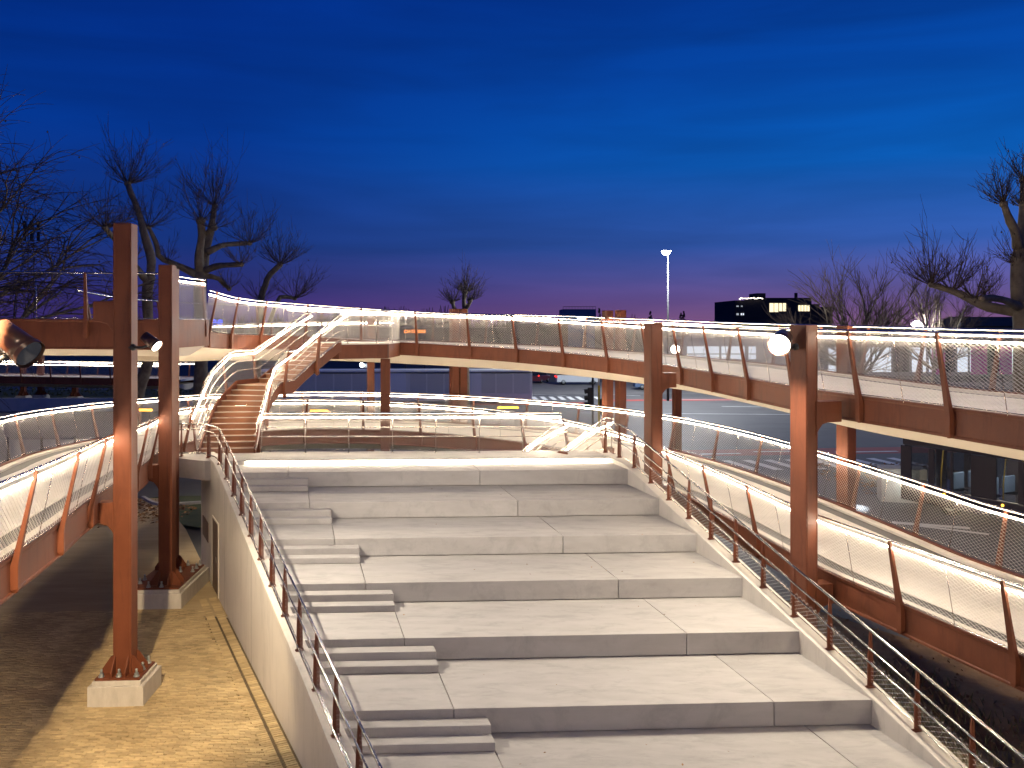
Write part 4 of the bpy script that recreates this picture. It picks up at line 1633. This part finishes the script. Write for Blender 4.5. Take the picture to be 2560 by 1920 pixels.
# ------------------------------------------------------------------ cars
def car(label, origin, yaw, length, width, prof_body, prof_cab, m_body, tails=False, heads=False, name='parked_car', cat='car', wr=.33, axles=(.85, -.85)):
    o, f, s = frame_of(origin, yaw)
    t = thing(name, label, cat, tuple(origin), 'vehicles beyond the road')
    m_ = MB()
    m_.extrude(prof_body, o + s * width / 2, f, s, (0, 0, 1), width / 2)
    obj('body', m_, m_body, t, bevel=.05)
    m_ = MB()
    m_.extrude(prof_cab, o + s * width / 2, f, s, (0, 0, 1), width / 2 - .07)
    obj('cabin_glass', m_, M_GLASS, t, bevel=.04)
    if len(prof_cab) == 4:
        (a0, z0), (a1, z1), (a2, z2), (a3, z3) = prof_cab
        m_ = MB()
        obox(m_, o, f, s, a3 + .06, a2 - .06, .10, width - .10, z2 - .015, z2 + .045)
        obj('roof', m_, m_body, t, bevel=.03)
    for a in (axles[0], length + axles[1]):
        for b_ in (.10, width - .10):
            p = o + f * a + s * b_
            wheel(t, p[0], p[1], wr + o[2], wr, s, .2)
    if tails:
        for b_ in (.12, width - .12):
            m_ = MB()
            p = o + s * b_
            m_.ball((p[0] - .02 * f[0], p[1] - .02 * f[1], 1.0), .09, 8, 6)
            obj('tail_light', m_, E_RED, t)
    if heads:
        for b_ in (.22, width - .22):
            m_ = MB()
            p = o + f * (length + .01) + s * b_
            m_.ball((p[0], p[1], .72), heads, 10, 8)
            obj('headlight', m_, E_HEAD, t)
    return t


van_b = [(0, .35), (5.5, .35), (5.55, .95), (4.9, 1.15), (4.1, 1.25), (.05, 1.25)]
van_c = [(.05, 1.25), (4.75, 1.2), (3.9, 2.0), (.15, 2.0)]
p = at(1392, 957, 112)
car('white van parked beyond the crossing, seen from the side', (p[0], 112, -.02), .06, 5.5, 1.95, van_b, van_c, M_VANW, tails=True, name='white_van', cat='van', wr=.36)
p = at(1361, 958, 114)
sed_b = [(0, .3), (4.3, .3), (4.35, .8), (3.2, .95), (1.0, 1.0), (.02, .95)]
sed_c = [(.35, 1.0), (3.2, .94), (2.4, 1.5), (.8, 1.5)]
car('dark red car parked behind the white van', (p[0] - .6, 114.5, -.02), 1.2, 4.3, 1.75, sed_b, sed_c, M_CARR, tails=True)
p = at(886, 960, 150)
car('far car with two bright headlights under the stair landing', (p[0] + .9, 154, -.05), -PI / 2 + .04, 4.3, 1.8, sed_b, sed_c, M_BUSG, heads=.33)
p = at(1600, 975, 100)
car('dark blue car blurred behind the corner column on the far road', (p[0], 104, -.02), .02, 4.3, 1.75, sed_b, sed_c, M_SEAT)

# ------------------------------------------------------------------ street furniture
def lamp(label, x, y, h, arm, watt, size=.34, group='street lamps'):
    t = thing('street_lamp', label, 'street lamp', (x, y, 0), group)
    m_ = MB()
    m_.tube([(x, y, -.1), (x, y, h * .5), (x, y, h)], [.13, .10, .07], 10)
    if arm:
        m_.tube([(x, y, h), (x - arm * .5, y, h + .25), (x - arm, y, h + .2)], [.07, .06, .05], 6)
    obj('mast', m_, M_DARK, t)
    hx, hz = x - arm - .2, h + (.2 if arm else .1)
    m_ = MB()
    m_.box((hx, y, hz + .05), (1.0, .45, .16))
    hd = obj('lamp_head', m_, M_DARK, t, bevel=.05)
    m_ = MB()
    m_.ball((hx, y, hz - .12), size, 12, 8, (1.25, 1, .75))
    obj('lamp_glass', m_, E_LAMP, t)
    if watt:
        ld = bpy.data.lights.new('street_lamp_light', 'POINT')
        ld.energy = watt
        ld.color = (.92, .96, 1.0)
        ld.shadow_soft_size = .4
        lo = bpy.data.objects.new('street_lamp_light', ld)
        lo.location = (hx, y - 1.6, hz - .5)
        link(lo, t)


lamp('tall street lamp with a bright white head above the horizon', 15.95, 90, 15.1, 0, 24000, size=.3)
lamp('lower street lamp with a glowing head in front of the blue building', 12.6, 150, 8.6, .6, 0, size=.5)
lamp('street lamp glowing through the twigs behind the upper right walkway', 47.5, 102, 7.7, .4, 3500, size=.45)
# traffic light with yellow pole
t = thing('traffic_light', 'black traffic light seen between the two walkway levels, by a yellow post', 'traffic light', (4.45, 50, 0))
m_ = MB()
m_.tube([(4.60, 50.1, 0), (4.60, 50.1, 5.5)], .06, 8)
obj('mast', m_, M_DARK, t)
m_ = MB()
m_.box((4.45, 50, 3.70), (.30, .24, 1.15))
hd = obj('signal_housing', m_, M_DARK, t, bevel=.03)
for k in range(3):
    z = 3.33 + k * .37
    m_ = MB()
    m_.tube([(4.30, 50, z), (4.12, 50, z - .02)], [.13, .14], 10, cap=False)
    m_.add([(4.30, 49.86, z + .13), (4.0, 49.88, z + .08), (4.0, 50.12, z + .08), (4.30, 50.14, z + .13)], [(0, 1, 2, 3)])
    obj('visor', m_, M_DARK, hd)
t = thing('marker_post', 'yellow and white post standing beside the traffic light', 'post', (5.05, 50.6, 0))
m_ = MB()
m_.tube([(5.0, 50.6, 0), (5.0, 50.6, 4.35)], .065, 8)
obj('yellow_shaft', m_, M_YELLOW, t)
m_ = MB()
m_.tube([(5.0, 50.6, 4.355), (5.0, 50.6, 6.2)], .062, 8)
obj('white_shaft', m_, M_VANW, t)
t = thing('traffic_light', 'second traffic light partly hidden behind the twin columns', 'traffic light', (5.6, 52, 0))
m_ = MB()
m_.tube([(5.45, 52.1, 0), (5.45, 52.1, 3.6)], .06, 8)
obj('mast', m_, M_DARK, t)
m_ = MB()
m_.box((5.5, 52, 3.0), (.62, .26, .95))
obj('signal_housing', m_, M_DARK, t, bevel=.05)
# concrete block with leaves, right
m_ = MB()
q = at(2240, 1110, 38.9)
m_.box((q[0] + .55, 39.6, .72), (1.9, 1.2, 1.5), -.25)
tag(obj('concrete_block', m_, M_BASE, None, bevel=.03), 'grey concrete block in front of the dark bus', 'block')
# low wall and hoardings, left
m_ = MB()
m_.box((-58, 79.3, .55), (72, .3, 1.2))
tag(obj('low_wall', m_, M_HOARD, None, bevel=.02), 'long low pale grey wall below the distant ramp', 'wall')
t = thing('hoarding', 'pale grey panel fence seen through the left lower railing', 'fence', (-20, 46, 0))
for k in range(8):
    m_ = MB()
    m_.box((-24.6 + k * 1.62, 44.5 + k * .12, 1.05), (1.58, .05, 2.0), .07)
    obj('panel', m_, M_HOARD, t)
for k in range(9):
    m_ = MB()
    m_.box((-25.41 + k * 1.62, 44.38 + k * .12, 1.1), (.08, .08, 2.2), .07)
    obj('post', m_, M_DARK, t)
for k, (px, py, Y, L_, lab) in enumerate(((356, 1025, 47, 1.0, 'orange warning light bar on the road seen between the two left columns'), (1270, 1019, 60, 1.4, 'amber light bar behind the right part of the platform railing'),
                                          (798, 1027, 56, 1.1, 'amber light bar behind the left part of the platform railing'))):
    p = at(px, py, Y)
    t = thing('warning_light', lab, 'warning light', (p[0], Y, 0), 'amber warning lights')
    m_ = MB()
    m_.box((p[0], Y, p[2]), (L_, .08, .10))
    obj('light_bar', m_, E_AMBER, t)
    m_ = MB()
    for d_ in (-.35, .35):
        m_.tube([(p[0] + d_ * L_, Y + .06, -.05), (p[0] + d_ * L_, Y + .06, p[2] + .05)], .03, 6)
    obj('stand', m_, M_DARK, t)
# telecom mast far left
t = thing('telecom_mast', 'slender telecom mast among the twigs of the left edge tree', 'mast', (-96, 180, 0))
m_ = MB()
bx = at(80, 600, 180)
for sx, sy in ((-.6, -.4), (.6, -.4), (0, .7)):
    m_.tube([(bx[0] + sx, 180 + sy, 0), (bx[0] + sx, 180 + sy, 28)], .09, 5)
for k in range(18):
    z = k * 1.55
    m_.tube([(bx[0] - .6, 179.6, z), (bx[0] + .6, 179.6, z + 1.5)], .05, 4)
    m_.tube([(bx[0] + .6, 179.6, z), (bx[0], 180.7, z + 1.5)], .05, 4)
obj('lattice', m_, M_DARK, t)
for k in range(6):
    m_ = MB()
    m_.box((bx[0] + (k % 3 - 1) * 1.4, 179.8, 25.5 + (k // 3) * 2.2), (.5, .35, 1.9))
    obj('antenna', m_, M_DARK, t)

# ------------------------------------------------------------------ buildings
t = thing('office_block', 'black flat roofed office block with two lit windows on the horizon', 'building', (90, 300, 0))


def pbox(name, px0, py0, px1, py1, Y, depth, m, parent, z0=None, bevel=0):
    a, b_ = at(px0, py1, Y), at(px1, py0, Y)
    z_0 = a[2] if z0 is None else z0
    m_ = MB()
    m_.hexa([(a[0], Y, z_0), (b_[0], Y, z_0), (b_[0], Y + depth, z_0), (a[0], Y + depth, z_0), (a[0], Y, b_[2]), (b_[0], Y, b_[2]), (b_[0], Y + depth, b_[2]), (a[0], Y + depth, b_[2])])
    return obj(name, m_, m, parent, bevel)


pbox('wall', 1837, 751, 2029, 806, 300, 30, M_BLDG, t, z0=-.1)
pbox('wall', 2029.4, 760, 2049, 806, 301, 28, M_BLDG, t, z0=-.1)
pbox('wall', 2049.4, 767, 2081, 806, 302, 26, M_BLDG, t, z0=-.1)
pbox('parapet', 1914, 744.5, 2028, 751, 300.5, 28, M_BLDG, t)
pbox('roof_room', 1892, 733, 1914, 751, 304, 10, M_BLDG, t)
pbox('chimney', 1988, 732, 1994, 745, 303, 1, M_BLDG, t)
for (x0, y0, x1, y1, e) in ((1924, 758, 1946, 780, E_WIN), (1948, 758, 1965, 778, E_WIN), (1996, 763, 2009, 778, E_WIN), (2011, 763, 2024, 778, E_WIN), (1842, 764, 1846, 767, E_SHOP), (1853, 764, 1856, 767, E_SHOP),
                            (1842, 783, 1846, 788, E_SHOP), (1852, 783, 1860, 788, E_SHOP)):
    w_ = pbox('window', x0, y0, x1, y1, 299.9, .25, e, t)
    xm = (x0 + x1) / 2
    pbox('mullion', xm - .7, y0, xm + .7, y1, 299.8, .09, M_BLDG, w_)
# roof sign: small glowing strokes
m_ = MB()
rs = random.Random(2)
x = 1848.0
while x < 1905:
    w_ = rs.uniform(1.6, 3.6)
    a = at(x, 746 + rs.uniform(-1.2, 1.2), 299.5)
    m_.tube([a, a + np.array((w_ * .136, 0, rs.uniform(-.25, .25)))], .16, 5)
    x += w_ + rs.choice((.3, .8, 2.2))
obj('roof_sign', m_, E_SIGN, t)
t = thing('warehouse', 'blue clad building with a roof rail behind the curved walkway', 'building', (18, 260, 0))
pbox('wall', 1407, 773, 1490, 806, 260, 20, M_BLUE, t, z0=-.1)
m_ = MB()
for k in range(12):
    a = at(1408 + k * 7.4, 773, 260.3)
    m_.tube([a, a + np.array((0, 0, .75))], .05, 4)
a, b_ = at(1408, 766.5, 260.3), at(1489.4, 766.5, 260.3)
m_.tube([a, b_], .06, 4)
obj('roof_rail', m_, M_DARK, t)
# shops, right
t = thing('shop_row', 'row of lit shops with pink banners behind the upper right walkway', 'building', (62, 126, 0))
pbox('wall', 2060, 838, 2720, 936, 131, 14, M_SHOP, t, z0=-.05)
rs = random.Random(8)
x = 2072
k = 0
while x < 2700:
    w_ = rs.uniform(24, 46)
    e = E_SHOP if k % 3 != 1 else M_GLASS
    w2 = pbox('window', x, 868, x + w_, 930, 130.85, .2, e, t)
    pbox('frame', x, 866, x + w_, 868.5, 130.7, .1, M_DARK, w2)
    x += w_ + rs.uniform(5, 12)
    k += 1
for (x0, x1) in ((2330, 2363), (2428, 2468), (2500, 2530)):
    pbox('banner', x0, 866, x1, 936, 130.3, .12, M_PINK, t)
pbox('canopy', 2060, 846, 2720, 862, 129.6, 1.2, M_DARK, t)
t = thing('garage', 'low building with bright white glazed panels between the two right columns', 'building', (31, 120, 0))
pbox('wall', 1690, 846, 1990, 910, 122, 12, M_SHOP, t, z0=-.05)
for (x0, x1) in ((1718, 1798), (1804, 1862), (1872, 1890)):
    w2 = pbox('window', x0, 866, x1, 898, 121.85, .2, E_SHOP, t)
    pbox('rail', x0, 884, x1, 886, 121.7, .1, M_DARK, w2)
t = thing('house', 'dark house roof under the gnarled tree at the right edge', 'house', (72, 138, 0))
pbox('wall', 2408, 815, 2700, 860, 138, 9, M_BLDG, t, z0=-.05)
m_ = MB()
a, b_ = at(2400, 815, 137.5), at(2720, 815, 137.5)
zt = at(0, 792, 142)[2]
m_.add([tuple(a), tuple(b_), (b_[0], 148, a[2]), (a[0], 148, a[2]), (a[0] + .8, 142.5, zt), (b_[0] - .8, 142.5, zt)],
       [(0, 1, 5, 4), (1, 2, 5), (2, 3, 4, 5), (3, 0, 4), (3, 2, 1, 0)])
obj('roof', m_, M_ROOF, t)
pbox('gable_trim', 2396, 796, 2402, 816, 137.2, .2, M_VANW, t)
# low dark sheds filling the far roadside
for (x0, x1, y0, Y, lab) in ((1290, 1420, 812, 170, 'low dark shed beyond the white van'), (1500, 1690, 815, 160, 'low dark shed behind the tall street lamp'), (560, 900, 818, 200, 'long low dark shed behind the steel stair'),
                             (900, 1280, 822, 190, 'long low dark shed behind the middle of the curved walkway'), (1990, 2075, 826, 150, 'low dark shed left of the lit shops')):
    a, b_ = at(x0, y0, Y), at(x1, y0, Y)
    t = thing('shed', lab, 'building', (a[0], Y, 0), 'low dark sheds')
    pbox('wall', x0, y0, x1, 860, Y, 10, M_BLDG, t, z0=-.1)
    pbox('roof', x0 - 2, y0 - 3, x1 + 2, y0, Y - .4, 11, M_ROOF, t)
# LED text board and blue neon sign


def text_obj(name, body, size, loc, m, parent, ext=.01):
    cu = bpy.data.curves.new(name, 'FONT')
    cu.body = body
    cu.size = size
    cu.extrude = ext
    cu.align_x = 'CENTER'
    cu.align_y = 'CENTER'
    tmp = bpy.data.objects.new(name + '_tmp', cu)
    COL.objects.link(tmp)
    dg = bpy.context.evaluated_depsgraph_get()
    me = bpy.data.meshes.new_from_object(tmp.evaluated_get(dg))
    bpy.data.objects.remove(tmp)
    me.name = name
    me.transform(Matrix.Translation(loc) @ Matrix.Rotation(PI / 2, 4, 'X'))
    me.materials.clear()
    me.materials.append(m)
    return obj(name, me, None, parent)


p = at(1037, 829, 110)
t = thing('led_board', 'dark board with orange dot letters seen through the upper mesh', 'sign', (p[0], 110, 0))
m_ = MB()
m_.box((p[0], 110.2, p[2]), (3.2, .2, .9))
m_.tube([(p[0] - 1.2, 110.3, 0), (p[0] - 1.2, 110.3, p[2])], .08, 6)
m_.tube([(p[0] + 1.2, 110.3, 0), (p[0] + 1.2, 110.3, p[2])], .08, 6)
obj('board', m_, M_DARK, t)
text_obj('lettering', 'CH STERRE', .55, (p[0], 110.05, p[2]), E_ORANGE, t)
p = at(543, 806, 120)
t = thing('neon_sign', 'small blue neon sign seen through the left curved mesh', 'sign', (p[0], 120, 0))
m_ = MB()
for k in (-1, 1):
    c = p + np.array((k * .42, 0, 0))
    pts = [c + np.array((.30 * math.cos(a), 0, .34 * math.sin(a))) for a in np.linspace(.6, 5.6, 12)]
    m_.tube(pts, .07, 5)
    m_.tube([c + np.array((-.2, 0, 0)), c + np.array((.3, 0, 0))], .06, 5)
obj('neon_tube', m_, E_BLUE, t)
m_ = MB()
m_.box((p[0], 120.2, p[2]), (2.0, .12, 1.2))
m_.tube([(p[0], 120.3, 0), (p[0], 120.3, p[2])], .09, 6)
obj('panel', m_, M_DARK, t)

# ------------------------------------------------------------------ leaf litter, grass, stones
def litter(name, n, xr_, yr_, z, m, size, seed, ok=None, up=.3):
    rs = random.Random(seed)
    m_ = MB()
    k = 0
    while k < n:
        x, y = rs.uniform(*xr_), rs.uniform(*yr_)
        if ok and not ok(x, y):
            continue
        k += 1
        c = np.array((x, y, z + rs.uniform(.005, .04)))
        a = rs.uniform(0, 2 * PI)
        d = np.array((math.cos(a), math.sin(a), rs.gauss(0, up))) * size * rs.uniform(.6, 1.3)
        e = np.array((-math.sin(a), math.cos(a), rs.gauss(0, up))) * size * rs.uniform(.4, .9)
        m_.add([c - d, c + e, c + d, c - e], [(0, 1, 2, 3)])
    return stuff(obj(name, m_, m))


litter('leaf_litter', 1500, (-20, -13.5), (33.5, 40), -.03, M_LEAF, .11, 1, ok=lambda x, y: (x + 16.5) ** 2 / 9 + (y - 37) ** 2 / 7 < 1 + random.uniform(-.4, .3))
litter('soil_clods', 2500, (5, 20), (8, 26), -.03, M_SOIL, .045, 2, up=.8)
litter('fallen_leaves', 900, (16, 24), (41, 50), -.05, M_LEAF, .14, 3)
litter('scattered_leaves', 1100, (5, 18), (9, 26), -.02, M_LEAF, .06, 5)
m_ = MB()
rs = random.Random(6)
for i in range(5200):
    x, y = rs.uniform(6.2, 11), rs.uniform(15.8, 21)
    if (x - right_in(y)) < .4 or (x - right_in(y)) > 4.5 or rs.random() < .2 * (x - right_in(y)):
        continue
    h = rs.uniform(.06, .26)
    a = rs.uniform(0, 2 * PI)
    w_ = .018
    lx, ly = rs.gauss(0, .06), rs.gauss(0, .06)
    m_.add([(x - w_ * math.cos(a), y - w_ * math.sin(a), -.02), (x + w_ * math.cos(a), y + w_ * math.sin(a), -.02), (x + lx, y + ly, h)], [(0, 1, 2)])
stuff(obj('grass_tufts', m_, mat('dry_grass', (0.15, 0.14, 0.05), (0.24, 0.20, 0.09), rough=0.95, scale=3)))
m_ = MB()
rs = random.Random(11)
for k in range(70):      # bits of leaf blown onto the steps
    i = rs.randint(1, 7)
    y = 26.06 - 2.13 * i + rs.uniform(.15, 1.9)
    x = rs.uniform(wall_in(y) + 2.2, right_in(y) - .2)
    if not (nosY(i, x) + .05 < y < nosY(i - 1, x) - .05):
        continue
    a, w_ = rs.uniform(0, 6.3), rs.uniform(.012, .035)
    c = np.array((x, y, zrow(i) + .006))
    d = np.array((math.cos(a), math.sin(a), .15)) * w_
    e = np.array((-math.sin(a), math.cos(a), .25)) * w_ * .6
    m_.add([c - d, c + e, c + d, c - e], [(0, 1, 2, 3)])
stuff(obj('scattered_leaves', m_, M_LEAF))
m_ = MB()
pts = [at(362, 1253, 40.0), at(395, 1262, 38.6), at(440, 1262, 38.6), at(520, 1256, 39)]
P = catmull([(p[0], p[1], -.02) for p in pts], .4)
nr = outward(P)
m_.sweep(list(zip(P, nr)), [(0, -.1), (.16, -.1), (.16, .12), (0, .12)])
struct('kerb_edge', m_, M_BASE)
